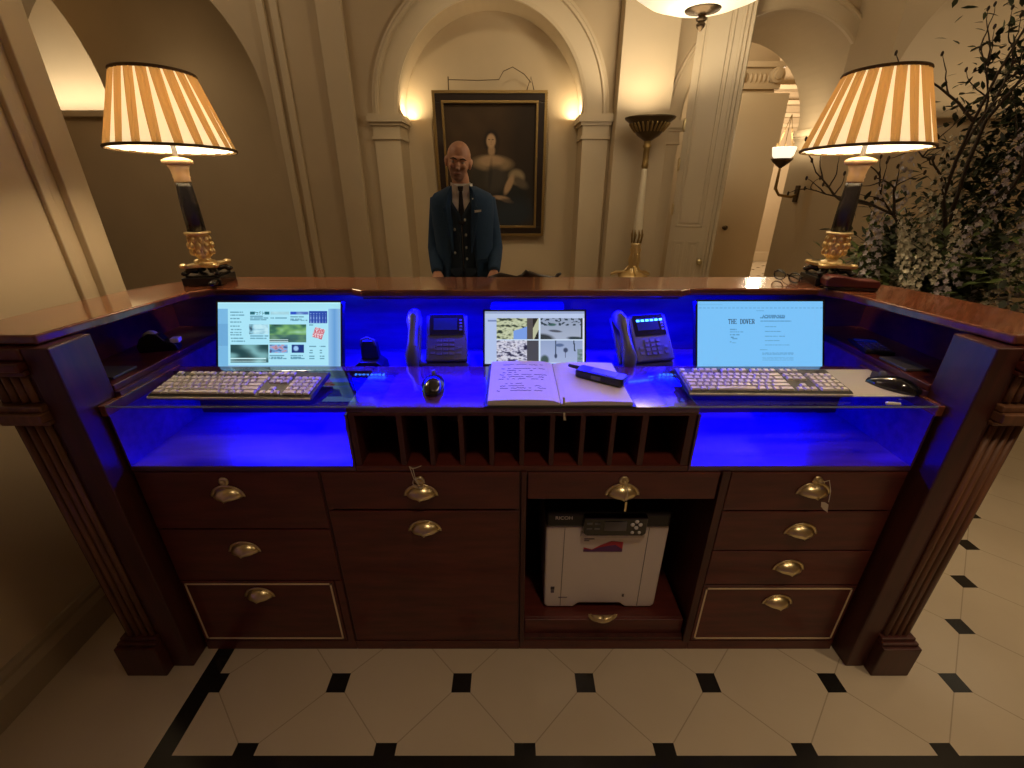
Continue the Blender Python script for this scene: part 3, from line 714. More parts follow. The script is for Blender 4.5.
def screen_news(u,v):
    bg=(.42,.82,.98)
    if v<.10: return (.40,.80,.95) if v>.02 else (.5,.88,1)
    if u<.08: return (.16,.42,.72) if int(v*3)%2 else (.2,.5,.8)
    if u>.90: return lerp((.14,.36,.72),(.35,.62,.9),abs(u-.95)*14)
    if v>.97: return (.25,.5,.85)
    def inr(a,b,c,d): return a<u<b and c<v<d
    if inr(.26,.42,.14,.185): return (.02,.15,.2) if (u<.30 or u>.38) or noise.noise(Vector((u*120,v*80,1)))>.15 else bg
    if inr(.43,.58,.14,.185): return pic(u,v,4,[(.2,.5,.7),(.35,.65,.75),(.5,.8,.9)],9)
    if inr(.59,.74,.14,.185): return (.03,.1,.6) if u<.64 else pic(u,v,5,[(.05,.12,.5),(.3,.5,.8)],12)
    if inr(.745,.89,.13,.32):
        gx=((u-.745)/.145*6)%1; gy=((v-.16)/.16*5)%1
        return (.4,.6,.95) if (.35<gx<.65 and .3<gy<.7 and v>.17) else (.02,.07,.42)
    if inr(.25,.41,.34,.49): return pic(u*1.2,v,7,[(.02,.08,.13),(.3,.6,.75),(.55,.85,.95),(.5,.85,.95)],14)
    if inr(.42,.72,.34,.62):
        if v>.575 and u<.57: return (.7,.95,1) if int(v*120)%3==0 else (.05,.12,.12)
        c=pic(u,v,11,[(.02,.06,.05),(.05,.18,.12),(.2,.45,.16),(.35,.65,.45)],8)
        return c if v<.5 else lerp(c,(.06,.14,.16),.6)
    if inr(.10,.41,.65,.93):
        k=math.hypot(u-.05,(v-1.0)*.6)*26; a=.5+.5*math.sin(k+noise.noise(Vector((u*8,v*8,0)))*2)
        c=lerp((.02,.07,.08),(.2,.45,.48),a*a)
        if v>.84 and u<.39 and int(v*70)%3==0: c=(.6,.9,.95)
        return c
    if inr(.42,.565,.65,.78): return pic(u,v,21,[(.5,.05,.08),(.05,.1,.25),(.2,.45,.85),(.6,.3,.35),(.1,.15,.3)],18)
    if inr(.60,.70,.65,.78): return lerp((.01,.04,.22),(.35,.6,.95),blob(u,v,.635,.71,.018,.035))
    # red cartoon-like parcel
    a,b=(u-.82),(v-.475); ra=a*.94+b*.34*.56; rb=-a*.5+b*.9
    if abs(ra)<.042 and abs(rb)<.075: return (.62,.12,.16) if noise.noise(Vector((u*95,v*60,6)))<.12 else (.9,.8,.9)
    # text lines
    L=[(.10,.22,[.15,.2,.25,.30,.37,.42,.46,.5,.55,.6]),(.26,.41,[.21,.24,.27,.52,.555]),(.43,.56,[.24]),(.59,.73,[.22,.255,.28]),(.42,.57,[.82,.85,.87]),(.59,.72,[.82,.85,.87]),(.745,.80,[.68,.74,.78,.83,.87]),(.83,.88,[.68,.74,.78,.83,.87]),(.745,.79,[.35])]
    for x0,x1,ys in L:
        for y in ys:
            if x0<u<x1-.03*((int(y*100)*7)%4)*.5 and abs(v-y)<.009 and noise.noise(Vector((u*170,y*77,2)))>-.3: return (.14,.36,.5)
    return bg
def screen_cctv(u,v):
    if v<.045: return (.3,.38,.6)
    if v<.13: return (.5,.6,.85)
    if u<.115: return (.2,.27,.5) if abs(v-.18)<.012 and u>.03 else (.45,.56,.85)
    if u>.985: return (.75,.8,1)
    if v>.965: return (.5,.6,.85)
    if abs(u-.55)<.008 or abs(v-.545)<.008: return (.65,.78,.95)
    a=(u-.115)/.43 if u<.55 else (u-.558)/.43; b=(v-.13)/.41 if v<.545 else (v-.553)/.41
    if u<.55 and v<.545:
        c=pic(a,b,31,[(.01,.02,.02),(.05,.07,.05),(.5,.55,.35),(.6,.65,.45),(.06,.08,.05)],7)
        if a>.4 and abs((b-.75)+(a-.6)*.6)<.28 and a<.72 and b>.4: c=(.2,.35,.8)
        if .72<a<.88: c=(.09,.08,.08)
        if a>.86: c=(.5,.52,.35) if abs(b-.6+(a-.9)*4)<.3 else (.02,.02,.02)
        return c
    if u<.55:
        if a>.72: return (.07,.07,.09)
        return pic(a,b,41,[(.01,.01,.03),(.04,.04,.1),(.5,.5,.65),(.75,.75,.85),(.1,.08,.15)],8)
    if v<.545:
        c=lerp((.3,.36,.5),(.4,.46,.6),b)
        c=lerp(c,(.05,.13,.12),blob(a,b,.27,.3,.09,.06)); c=lerp(c,(.08,.09,.12),blob(a,b,.35,.6,.14,.05,.2)); c=lerp(c,(.04,.05,.06),blob(a,b,.05,.95,.25,.2,.4))
        c=lerp(c,(.03,.05,.06),blob(a,b,.85,.95,.2,.08,.2)); 
        if b<.35 and noise.noise(Vector((a*12,b*9,3)))>.15: c=(.03,.05,.07)
        if a>.94: c=(.03,.04,.03)
        return c
    c=lerp((.3,.38,.6),(.38,.46,.7),b)
    if abs(a-.36)<.012 and b<.8: c=(.05,.08,.15)
    c=lerp(c,(.04,.06,.12),blob(a,b,.36,.72,.03,.1)); c=lerp(c,(.05,.07,.14),blob(a,b,.59,.45,.05,.1)); 
    if abs(a-.585)<.01 and .4<b<.8: c=(.05,.06,.12)
    c=lerp(c,(.1,.15,.3),blob(a,b,.45,.22,.09,.07)); c=lerp(c,(.06,.1,.1),blob(a,b,.1,.9,.09,.2)); 
    if abs(a-.78-.05*b)<.015 and b<.5: c=(.04,.06,.1)
    if a>.86 and b>.4: c=pic(a,b,51,[(.08,.15,.12),(.3,.4,.5)],9)
    return c
def monitor(cx,yb,zb,w,h,tilt,label,colf,nx,ny,bz=.006,rz=0,base=.95):
    t=thing('monitor',label,'monitor',(cx,yb,base+.015),rz)
    # local origin at base
    dz=zb-(base+.015); m=Matrix.Translation((0,0,dz))@Matrix.Rotation(-R(tilt),4,'X')
    MB().box(-w/2-bz,w/2+bz,0.002,.026,-bz*1.8,h+bz,mat=m).build('casing',M['black'],t,world=False,bevel=.003)
    mb=MB()
    for a,b,c,d in ((-w/2-bz,w/2+bz,h,h+bz),(-w/2-bz,w/2+bz,-bz*1.8,0),(-w/2-bz,-w/2,0,h),(w/2,w/2+bz,0,h)): mb.box(a,b,-.001,.003,c,d,mat=m)
    mb.build('bezel',M['blackg'],t,world=False)
    grid_image('screen',w,h,nx,ny,colf,M['screen'],t,m@Matrix.Translation((0,0,h/2)))
    n1=m@Vector((0,.03,h*.45))
    MB().tube([n1,(0,.12,.06),(0,.12,.01)],[.016,.014,.014],8).build('stand',M['black'],t,world=False)
    MB().lathe([(.085,0),(.085,.006),(.03,.012)],(0,.11,0),24).build('foot',M['black'],t,world=False)
    return t
monitor(-.797,1.405,1.02,.42,.222,24,'left monitor showing a news web page with pictures',screen_news,210,112)
mr=monitor(.852,1.41,1.02,.43,.224,24,'right monitor showing a pale document page headed THE DOVER',screen_doc,300,150)
mb=MB(); mt_=Matrix.Translation((0,0,1.02-.965))@Matrix.Rotation(-R(24),4,'X')
for i_,chh in enumerate('THE DOVER'):
    for a,b,c_,d in FONT[chh]:
        xx=.43*(-.5+.245+.2135*i_/9); ww=.43*.2135/9*.86; zz=.224*(1-.345); hh=.224*.075
        mb.box(xx+ww*a,xx+ww*c_,-.0016,-.0006,zz+hh*min(b,d),zz+hh*max(b,d),mat=mt_)
mb.build('page_title',M['ink'],mr,world=False)
monitor(.08,1.455,1.012,.352,.186,24,'smaller middle monitor showing four security camera views',screen_cctv,170,92)
# cable tray behind middle monitor
t=tag(MB().box(-.083,.20,1.66,1.69,.9655,1.178).build('document_tray',M['acryl'],bevel=.012),'blue lit upright plastic tray behind the middle monitor','tray')
# ------------------------------------------------------------ keyboards
def keyboard(loc,rz,label,w=.468,d=.148,tilt=5):
    t=thing('keyboard',label,'keyboard',loc,rz,'full size keyboards with cream keys')
    m=Matrix.Translation((0,0,.004))@Matrix.Rotation(R(tilt),4,'X')
    pts=[(0,0),(0,.010),(.01,.014),(d-.01,.016),(d,.012),(d,0)]
    MB().prism([(p,q) for p,q in pts],'x',-w/2,w/2,mat=m).build('case',M['kbd'],t,world=False,bevel=.002)
    MB().box(-w/2+.002,w/2-.002,-.003,.001,.004,.010,mat=m).build('front_edge',M['key'],t,world=False,bevel=.001)
    MB().box(-w/2+.03,-w/2+.06,d-.02,d-.01,-.012,.0,mat=m).box(w/2-.06,w/2-.03,d-.02,d-.01,-.012,.0,mat=m).build('foot',M['kbd'],t,world=False)
    u=.0193; x0=-w/2+.008; rows=[]
    R0=[1.5,1,1.25,6,1.25,1,1,1.5+.5]; R1=[1.25]+[1]*11+[2.75]; R2=[1.75]+[1]*11+[2.25]; R3=[1.5]+[1]*12+[1.5]; R4=[1]*13+[2]
    keys=[]
    for r,row in enumerate([R0,R1,R2,R3,R4]):
        x=0
        for k in row: keys.append((x,r,k)); x+=k
    for r,xs in ((0,(15.4,16.4,17.4)),(1,(16.4,)),(3,(15.4,16.4,17.4)),(4,(15.4,16.4,17.4))):
        for x in xs: keys.append((x,r,1))
    for r in range(5):
        for x in (18.8,19.8,20.8,21.8):
            if r==0 and x==19.8: continue
            keys.append((x,r,2 if (r==0 and x==18.8) else 1))
    sc=(w-.016)/22.8
    dy=(d-.02)/6.4
    def key(mb,x,r,k):
        a=x0+x*sc+.0019; b=x0+(x+k)*sc-.0019; y0=.008+r*dy+.0018; y1=y0+dy-.0036; z=.0135+.0004*r
        v=[(a,y0,z),(b,y0,z),(b,y1,z),(a,y1,z),(a+.002,y0+.0015,z+.006),(b-.002,y0+.0015,z+.006),(b-.002,y1-.003,z+.007),(a+.002,y1-.003,z+.007)]
        mb.add([m@Vector(q) for q in v],[(3,2,1,0),(4,5,6,7),(0,1,5,4),(1,2,6,5),(2,3,7,6),(3,0,4,7)])
    for q in keys: 
        mb=MB(); key(mb,*q); mb.build('key',M['key'],t,world=False)
    mb=MB()
    for x in list(range(2,6))+[6.5+i for i in range(4)]+[11+i for i in range(4)]+[0,15.4,16.4,17.4]: key(mb,x,5.35,1)
    mb.build('function_keys',M['key'],t,world=False)['kind']='stuff'
    return t
k1=keyboard((-.798,1.118,1.0335),R(-1),'black keyboard with cream keys in front of the left monitor')
k2=dup(k1,(.742,1.142,1.0335),R(-1),'black keyboard with cream keys in front of the right monitor','full size keyboards with cream keys')
# ------------------------------------------------------------ mice and mouse mat
def mouse(loc,rz,label):
    t=thing('computer_mouse',label,'mouse',loc,rz,'black computer mice')
    mb=MB(); rings=[]
    for i in range(13):
        s=i/12; y=-.055+.11*s; ww=.031*math.sin(PI*min(max(s,.04),.96))**.38; hh=.034*math.sin(PI*min(max(s,.04),.96))**.5*(1.05-.35*s)
        rings.append([(ww*math.cos(a)*(1 if math.sin(a)>0 else 1),y,max(0,hh*math.sin(a))) for a in [k*PI/10 for k in range(11)]]+[(x_,y,0) for x_ in (-ww*.5,0,ww*.5)])
    mb.rings(rings,0,True); mb.build('shell',M['blackg'],t,world=False)
    MB().box(-.0008,.0008,.01,.052,.0,.0335-.006).build('button_seam',M['grey'],t,world=False)
    MB().lathe([(0,-.004),(.008,-.004),(.01,0),(.008,.004),(0,.004)],(0,.028,.0255),12,mat=Matrix.Rotation(R(90),3,'Y')).build('scroll_wheel',M['grey'],t,world=False)
    return t
m1=mouse((-.241,1.232,1.0265),R(4),'small black mouse standing alone on the glossy middle worktop')
m1.scale=(1.2,1.2,1.2)
m2=dup(m1,(1.148,1.21,1.0344),R(35),'black mouse on the beige mat by the right keyboard','black computer mice')
pts=[(.70,1.165)]+[]
mm=[(.86,1.352),(.86,1.17),(.875,1.150),(1.165,1.150),(1.178,1.165),(1.178,1.352)]
tag(MB().prism(mm,'z',1.0327,1.0342).build('mouse_mat',M['pad']),'flat beige mouse mat lying on the right glass panel','mouse mat')
# ------------------------------------------------------------ desk phones
def phone(loc,rz,label,leds=False):
    t=thing('desk_phone',label,'telephone',loc,rz,'grey office desk phones')
    m=Matrix.Translation((0,0,.045))@Matrix.Rotation(R(52),4,'X')
    # body panel in local xz of tilted frame: use xy plane
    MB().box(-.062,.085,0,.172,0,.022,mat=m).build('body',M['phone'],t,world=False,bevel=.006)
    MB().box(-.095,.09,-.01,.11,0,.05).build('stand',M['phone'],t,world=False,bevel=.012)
    MB().box(-.05,.072,.095,.175,.022,.024,mat=m).build('display',M['blackg'],t,world=False,bevel=.002)
    MB().box(-.036,.048,.115,.16,.024,.0245,mat=m).build('lcd',M['lcd'],t,world=False)
    for r in range(4):
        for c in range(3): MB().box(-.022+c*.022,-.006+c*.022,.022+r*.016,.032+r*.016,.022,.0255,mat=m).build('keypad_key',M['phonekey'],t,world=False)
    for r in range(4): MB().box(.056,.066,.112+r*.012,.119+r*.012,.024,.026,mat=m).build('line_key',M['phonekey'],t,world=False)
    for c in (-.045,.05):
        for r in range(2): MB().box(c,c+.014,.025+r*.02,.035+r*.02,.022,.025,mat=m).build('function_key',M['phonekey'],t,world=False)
    if leds:
        for k in range(6): MB().box(-.036+k*.018,-.025+k*.018,.148,.155,.0245,.0262,mat=m).build('lit_key',M['led'],t,world=False)
    # handset: curved bar with two ends
    mb=MB()
    P=[m@Vector(p) for p in ((-.104,-.012,.03),(-.104,.015,.047),(-.104,.06,.05),(-.104,.11,.05),(-.104,.145,.044),(-.104,.172,.028))]
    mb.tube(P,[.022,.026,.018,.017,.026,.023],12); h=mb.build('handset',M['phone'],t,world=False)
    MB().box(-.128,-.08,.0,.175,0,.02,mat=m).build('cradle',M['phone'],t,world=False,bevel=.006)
    mb=MB(); cp=[]
    for k in range(60): a=k*1.2; cp.append((-.10-.0+.006*math.cos(a),-.03-.006*math.sin(a),.075-.065*k/60))
    mb.tube(cp,.0018,5); mb.build('coiled_cord',M['black'],t,world=False)
    return t
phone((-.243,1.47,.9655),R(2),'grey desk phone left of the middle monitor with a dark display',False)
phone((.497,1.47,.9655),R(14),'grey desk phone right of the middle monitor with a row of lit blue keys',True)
# radio charger
t=thing('charging_dock','small black charging dock left of the first desk phone','charger',(-.515,1.50,.966))
MB().prism([(-.055,0),(-.05,.03),(-.03,.045),(.03,.045),(.05,.03),(.055,0)],'y',1.47-1.5,.05).build('base',M['black'],t,world=False,bevel=.004)
MB().prism([(-.032,.045),(-.028,.105),(-.02,.115),(.02,.115),(.028,.105),(.032,.045)],'y',0,.03).build('back_rest',M['black'],t,world=False,bevel=.004)
MB().tube([(-.026,.0,.10),(-.02,-.004,.122),(0,-.006,.13),(.02,-.004,.122),(.026,0,.10)],.004,6).build('rim',M['grey'],t,world=False)
# ------------------------------------------------------------ log book and handset on it
b=thing('log_book','thick open log book with handwriting on its left page, on the middle worktop','book',(.135,1.25,1.0265))
def page(x0,x1,thk,bow):
    mb=MB(); n=12; top=[]
    for i in range(n+1):
        s=i/n; x=x0+(x1-x0)*s; e=s if x1<x0 else s
        top.append((x,1.0315+thk*(1-.0)*(1-(.55*max(0,(1-s*7))**2))-.0*s+bow*math.sin(PI*s)))
    pts=[(x0,1.0315)]+top+[(x1,1.0315)]
    return mb.prism(pts,'y',1.098,1.39,sm=False)
page(.135,-.068,.014,.004).build('page_block',M['paper'],b)
page(.137,.336,.010,.003).build('page_block',M['paper'],b)
MB().box(-.078,.346,1.092,1.396,1.0268,1.031).build('cover',M['kbd'],b)
mb=MB(); rn=random.Random(3)
for r in range(13):
    y=1.355-r*.0165
    if r in(1,8): continue
    x=-.045+rn.random()*.02; xe=.09+rn.random()*.025-(.06 if r%5==4 else 0); pts=[]
    while x<xe:
        if rn.random()<.16:
            if len(pts)>3: mb.tube(pts,.0006,4,round_=False)
            pts=[]; x+=.006
        s=min(1,max(0,(.135-x)/.203)); z=1.0315+.014+.004*math.sin(PI*s)+.0008
        pts.append((x,y+rn.uniform(-.0028,.0028)-.002*(x-.0),z)); x+=.0024
    if len(pts)>3: mb.tube(pts,.0006,4,round_=False)
mb.build('handwriting',M['ink'],b)
MB().prism([(.140,1.058),(.146,1.056),(.150,1.0),(.153,.985),(.146,.985)],'y',1.0965,1.098).build('ribbon',M['tag'],b)
t=thing('cordless_handset','black cordless radio handset lying on the right page of the log book','radio handset',(.272,1.245,1.0465),R(-33))
MB().prism([(-.075,-.022),(-.07,-.027),(.07,-.027),(.078,-.02),(.078,.02),(.07,.027),(-.07,.027),(-.075,.022)],'z',0,.024).build('body',M['black'],t,world=False,bevel=.004)
MB().tube([(-.07,.016,.014),(-.115,.018,.014)],[.007,.0055],8).build('antenna',M['black'],t,world=False)
MB().box(-.03,.05,-.018,.018,.024,.0255).build('keypad_face',M['grey'],t,world=False,bevel=.001)
MB().box(-.02,.01,-.030,-.026,.006,.018).build('side_button',M['grey'],t,world=False,bevel=.001)
# ------------------------------------------------------------ cubby contents
t=thing('tape_dispenser','dark desk tape dispenser in the left side cubby','tape dispenser',(-1.225,1.45,1.0655),R(15)); t.scale=(.75,.75,.75)
MB().prism([(-.07,0),(-.075,.03),(-.055,.065),(-.02,.085),(.02,.08),(.04,.05),(.075,.035),(.085,.02),(.085,0)],'y',-.026,.026).build('body',M['black'],t,world=False,bevel=.004)
MB().lathe([(.018,-.012),(.034,-.012),(.034,.012),(.018,.012)],(-.015,0,.06),20,mat=Matrix.Rotation(R(90),3,'X')).build('tape_roll',M['paper'],t,world=False)
MB().box(.06,.095,-.02,.02,.035,.055).build('cutter',M['pbtn'],t,world=False,bevel=.002)
tag(MB().box(-1.30,-1.18,1.20,1.29,1.0655,1.073).build('notebook',M['grey'],bevel=.002),'flat dark notebook at the front of the left side cubby','notebook')
tag(MB().box(-1.33,-1.22,1.165,1.195,1.0655,1.079).build('card_stack',M['paper'],bevel=.001),'thin stack of cards by the front post of the left cubby','cards')
t=thing('calculator','slim dark calculator with grey keys in the right side cubby','calculator',(1.26,1.47,1.0655),R(-15))
MB().box(-.045,.045,-.07,.07,0,.012).build('case',M['black'],t,world=False,bevel=.003)
for r in range(4):
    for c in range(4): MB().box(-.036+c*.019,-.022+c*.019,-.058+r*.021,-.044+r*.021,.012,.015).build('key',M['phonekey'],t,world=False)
MB().box(-.034,.034,.034,.06,.012,.0135).build('display',M['lcd'],t,world=False)
tag(MB().box(1.215,1.29,1.26,1.37,1.0655,1.074).build('card_box',M['grey'],bevel=.002),'flat grey card box in the right side cubby','card box')
t=tag(MB().tube([(1.045,1.098,1.038),(1.075,1.094,1.038)],[.006,.0045],8).build('cable_end',M['pbtn']),'small white cable end on the front edge of the right glass panel','cable end')
# ------------------------------------------------------------ counter objects
def folded_glasses(loc,rz):
    t=thing('reading_glasses','folded black reading glasses on the counter left of the right lamp','glasses',loc,rz)
    for sx in (-1,1):
        mb=MB(); mb.tube([(sx*.034+.026*math.cos(a),0,.02+.017*math.sin(a)) for a in [k*2*PI/16 for k in range(17)]],.0022,6,round_=False); mb.build('rim',M['blackg'],t,world=False)
        MB().tube([(sx*.06,0,.028),(sx*.055,.02,.028),(-sx*.04,.03+.008*sx,.012),(-sx*.055,.03+.008*sx,.004)],.002,6).build('temple_arm',M['blackg'],t,world=False)
        MB().lathe([(0,-.0006),(.024,-.0006),(.024,.0006),(0,.0006)],(sx*.034,0,.02),16,mat=Matrix.Rotation(R(90),3,'X')).build('lens',M['glass'],t,world=False)
    MB().tube([(-.01,0,.026),(0,-.002,.029),(.01,0,.026)],.002,6).build('bridge',M['blackg'],t,world=False)
folded_glasses((1.045,1.70,1.2515),R(-72))
t=thing('glasses_case','oxblood leather glasses case with a curved lid in front of the right lamp','glasses case',(1.19,1.572,1.2505),R(-12))
prof=[(-.078,0),(-.082,.022),(-.07,.036),(-.03,.034),(.015,.026),(.05,.024),(.08,.024),(.088,.012),(.08,0)]
mb=MB(); mb.prism([(x,z+.012) for x,z in prof[1:-1]]+[(.085,.012),(-.08,.012)],'y',-.03,.03); mb.build('lid',M['leather'],t,world=False,bevel=.004)
MB().prism([(-.075,0),(-.08,.012),(.085,.012),(.078,0)],'y',-.03,.03).build('case_bottom',M['blackg'],t,world=False,bevel=.003)
t=tag(MB().tube([(-1.085,1.615,1.262),(-1.07,1.60,1.268),(-1.075,1.585,1.266)],[.011,.012,.009],10).build('paperweight',M['blackg']),'small glossy black paperweight at the foot of the left lamp','paperweight')
# ------------------------------------------------------------ printer
t=thing('printer','white laser printer with black control panel in the open bay of the desk','printer',(.325,1.35,.1355))
x0,x1,yf,z0,z1=.120,.534,1.17,.138,.545
zt=.528; ztop=.592
body=[(x0+.012,z0),(x0+.11,z0),(x0+.13,z0+.02),(x1-.13,z0+.02),(x1-.11,z0),(x1-.012,z0),(x1,z0+.012),(x1+.004,zt),(x0-.004,zt),(x0,z0+.012)]
MB().prism(body,'y',yf,1.62).build('body',M['white'],t,bevel=.008,seg=3)
MB().box(x0-.004,x1+.004,yf-.004,1.62,zt,ztop).build('top_cover',M['black'],t,bevel=.012,seg=3)
MB().prism([(.240,.520),(.250,.510),(.440,.510),(.452,.520),(.452,.588),(.240,.588)],'y',yf-.024,yf+.02).build('control_panel',M['blackg'],t,bevel=.005)
MB().box(.308,.382,yf-.0265,yf-.023,.536,.574).build('display',M['grey'],t)
for a in (0,90,180,270):
    MB().lathe([(0,0),(.0075,0),(.006,.003),(0,.003)],(.415+.013*math.cos(R(a)),yf-.024,.560+.013*math.sin(R(a))),10,mat=Matrix.Rotation(R(90),3,'X')).build('arrow_button',M['pbtn'],t)
for x in (.404,.427): MB().lathe([(0,0),(.006,0),(.005,.003),(0,.003)],(x,yf-.024,.527),10,mat=Matrix.Rotation(R(90),3,'X')).build('round_button',M['pbtn'],t)
for x in (.250,.276):
    for z in (.540,.562): MB().box(x,x+.018,yf-.026,yf-.023,z,z+.006).build('function_button',M['grey'],t)
MB().box(.180,.1815,yf-.0015,yf+.002,z0+.01,zt-.004).build('panel_seam',M['line'],t); MB().box(.468,.4695,yf-.0015,yf+.002,z0+.01,zt-.004).build('panel_seam',M['line'],t)
MB().box(.236,.455,yf-.010,yf+.002,.488,.512).build('grip_recess',M['tagp'],t,bevel=.004)
y=yf-.0012
MB().add([(.250,y,.418),(.386,y,.418),(.386,y,.462),(.345,y,.466),(.305,y,.446),(.28,y,.428),(.250,y,.438)],[tuple(range(7))],0).build('sticker',M['red'],t)
y=yf-.002
MB().add([(.250,y,.418),(.386,y,.418),(.386,y,.430),(.36,y,.450),(.335,y,.446),(.305,y,.438),(.28,y,.427),(.250,y,.431)],[tuple(range(8))],0).build('sticker_print',M['purple'],t)
MB().box(.25,.285,yf-.0015,yf+.001,.474,.4775).build('printed_line',M['pgrey'],t); MB().box(.25,.268,yf-.0015,yf+.001,.466,.469).build('printed_line',M['pgrey'],t)
MB().box(.142,.156,yf-.002,yf+.001,.232,.246).build('paper_size_mark',M['line'],t); MB().box(.143,.155,yf-.002,yf+.001,.216,.228).build('paper_size_mark',M['pgrey'],t)
MB().box(.408,.415,yf-.002,yf+.001,.195,.208).build('tray_mark',M['line'],t); MB().box(.172,.205,yf-.0015,yf+.001,.19,.193).build('printed_line',M['pgrey'],t)
def text(s,size,loc,rot,mat,parent,name='lettering',bold=.0):
    c=bpy.data.curves.new(name,'FONT'); c.body=s; c.size=size; c.extrude=.0003; c.offset=bold; c.materials.append(mat); c.align_x='CENTER'
    o=bpy.data.objects.new(name,c); COL.objects.link(o); o.parent=parent
    q=parent; off=Vector((0,0,0))
    while q is not None: off+=q.location; q=q.parent
    o.location=Vector(loc)-off; o.rotation_euler=rot
    bpy.context.view_layer.update(); me=bpy.data.meshes.new_from_object(o.evaluated_get(bpy.context.evaluated_depsgraph_get()))
    n=bpy.data.objects.new(name,me); COL.objects.link(n); n.parent=parent; n.location=o.location; n.rotation_euler=rot; bpy.data.objects.remove(o); return n
text('RICOH',.019,(.175,yf-.0055,.566),(R(90),0,0),M['pbtn'],t,bold=.0004)
# ------------------------------------------------------------ keys and tags on locks
def keyset(name,label,x,y,z,kind):
    t=thing(name,label,'key',(x,y,z))
    MB().lathe([(.002,0),(.0045,0),(.0045,.002),(.002,.002)],(0,-.006,0),10,mat=Matrix.Rotation(R(90),3,'X')).build('bow',M['brass'],t,world=False)
    if kind=='string':
        MB().tube([(0,-.01,0),(-.012,-.014,.02),(-.018,-.013,.05),(-.022,-.012,.062),(-.012,-.012,.055),(-.008,-.012,.02),(.003,-.014,-.012)],.0013,5).build('string',M['tag'],t,world=False)
        MB().tube([(-.02,-.012,.055),(-.004,-.014,.058),(.014,-.014,.066)],.0011,5).build('string_end',M['tag'],t,world=False)
        MB().tube([(.018*math.cos(a),-.009,.018*math.sin(a)) for a in [k*PI/6 for k in range(12)]],.0014,5,round_=False).build('string_loop',M['tag'],t,world=False)
    if kind=='key':
        MB().tube([(0,-.008,0),(.008,-.022,-.02),(.004,-.034,-.045)],.0012,5).build('string',M['tag'],t,world=False)
        MB().box(.0,.006,-.036,-.034,-.085,-.05).build('hanging_key',M['brass'],t,world=False,bevel=.0005)
    if kind=='tag':
        MB().tube([(0,-.008,0),(.022,-.012,.012),(.03,-.02,-.02),(.024,-.034,-.05)],.0012,5).build('string',M['tag'],t,world=False)
        MB().prism([(.0,-.048),(.012,-.05),(.024,-.058),(.03,-.088),(.016,-.078),(.004,-.066)],'y',-.037,-.036).build('paper_tag',M['tag'],t,world=False)
        MB().tube([(.013*math.cos(a),-.009,.009*math.sin(a)) for a in [k*PI/6 for k in range(10)]],.0016,5,round_=False).build('key_ring',M['brass'],t,world=False)
keyset('drawer_key','small key with a pale string knot on the file cabinet',-.28,1.094,.776,'string')
keyset('drawer_key','brass key hanging on a cord in front of the printer panel',.339,1.094,.776,'key')
keyset('drawer_key','key with a crumpled paper tag in the right pedestal',.925,1.094,.776,'tag')
# ------------------------------------------------------------ torchiere
t=thing('floor_torchiere','tall ivory and gilt floor uplighter with a dark bronze bowl by the pier','floor lamp',(1.055,3.92,.03))
MB().lathe([(.17,-.03),(.17,.03),(.15,.04),(.15,.78),(.13,.80)],(0,0,0),6).build('pedestal',M['ivwhite'],t,world=False)
mb=MB()
for k in range(3):
    a=R(-90)+k*2*PI/3; c,s=math.cos(a),math.sin(a); mb.tube([(c*.19,s*.19,.815),(c*.15,s*.15,.835),(c*.08,s*.08,.845),(c*.03,s*.03,.90)],[.012,.014,.014,.014],8)
mb.lathe([(.12,.80),(.13,.82),(.09,.84),(.05,.86),(.035,.90),(.05,.95),(.032,1.0),(.05,1.04),(.035,1.06),(.045,1.08),(.03,1.10)],(0,0,0),16)
for k in range(6):
    a=k*PI/3; mb.tube([(.035*math.cos(a),.035*math.sin(a),.9),(.046*math.cos(a),.046*math.sin(a),.95),(.03*math.cos(a),.03*math.sin(a),1.02)],[.006,.009,.006],6)
mb.build('gilt_tripod',M['gold'],t,world=False)
MB().lathe([(.03,1.08),(.04,1.14),(.036,1.25),(.022,1.64),(.02,1.66)],(0,0,0),16).build('column',M['ivwhite'],t,world=False)
mb=MB()
for k in range(8):
    a=k*PI/4; mb.tube([(.04*math.cos(a),.04*math.sin(a),1.1),(.044*math.cos(a+.2),.044*math.sin(a+.2),1.16),(.04*math.cos(a),.04*math.sin(a),1.2)],[.007,.011,.003],6)
mb.build('leaf_collar',M['gilt'],t,world=False)
MB().lathe([(.022,1.66),(.028,1.68),(.024,1.70),(.024,1.80),(.034,1.82),(.026,1.83),(.026,1.86)],(0,0,0),16).build('neck',M['gilt'],t,world=False)
bw=MB().lathe([(.02,1.85),(.04,1.862),(.085,1.89),(.105,1.915),(.115,1.94),(.15,1.975),(.185,2.0),(.19,2.012),(.18,2.014),(.14,1.98),(.10,1.94),(.05,1.90),(0,1.895)],(0,0,0),36).build('bowl',M['bronze'],t,world=False)
mb=MB()
for k in range(26):
    a=2*PI*k/26; mb.tube([(.108*math.cos(a),.108*math.sin(a),1.918),(.128*math.cos(a),.128*math.sin(a),1.945),(.148*math.cos(a),.148*math.sin(a),1.968)],[.007,.0095,.007],6)
mb.build('gadrooning',M['gilt'],bw,world=False)
light('torchiere_light','SPOT',(1.055,3.92,2.05),20,(1,.80,.54),.12,(R(180),0,0),spot=R(150),blend=.4)
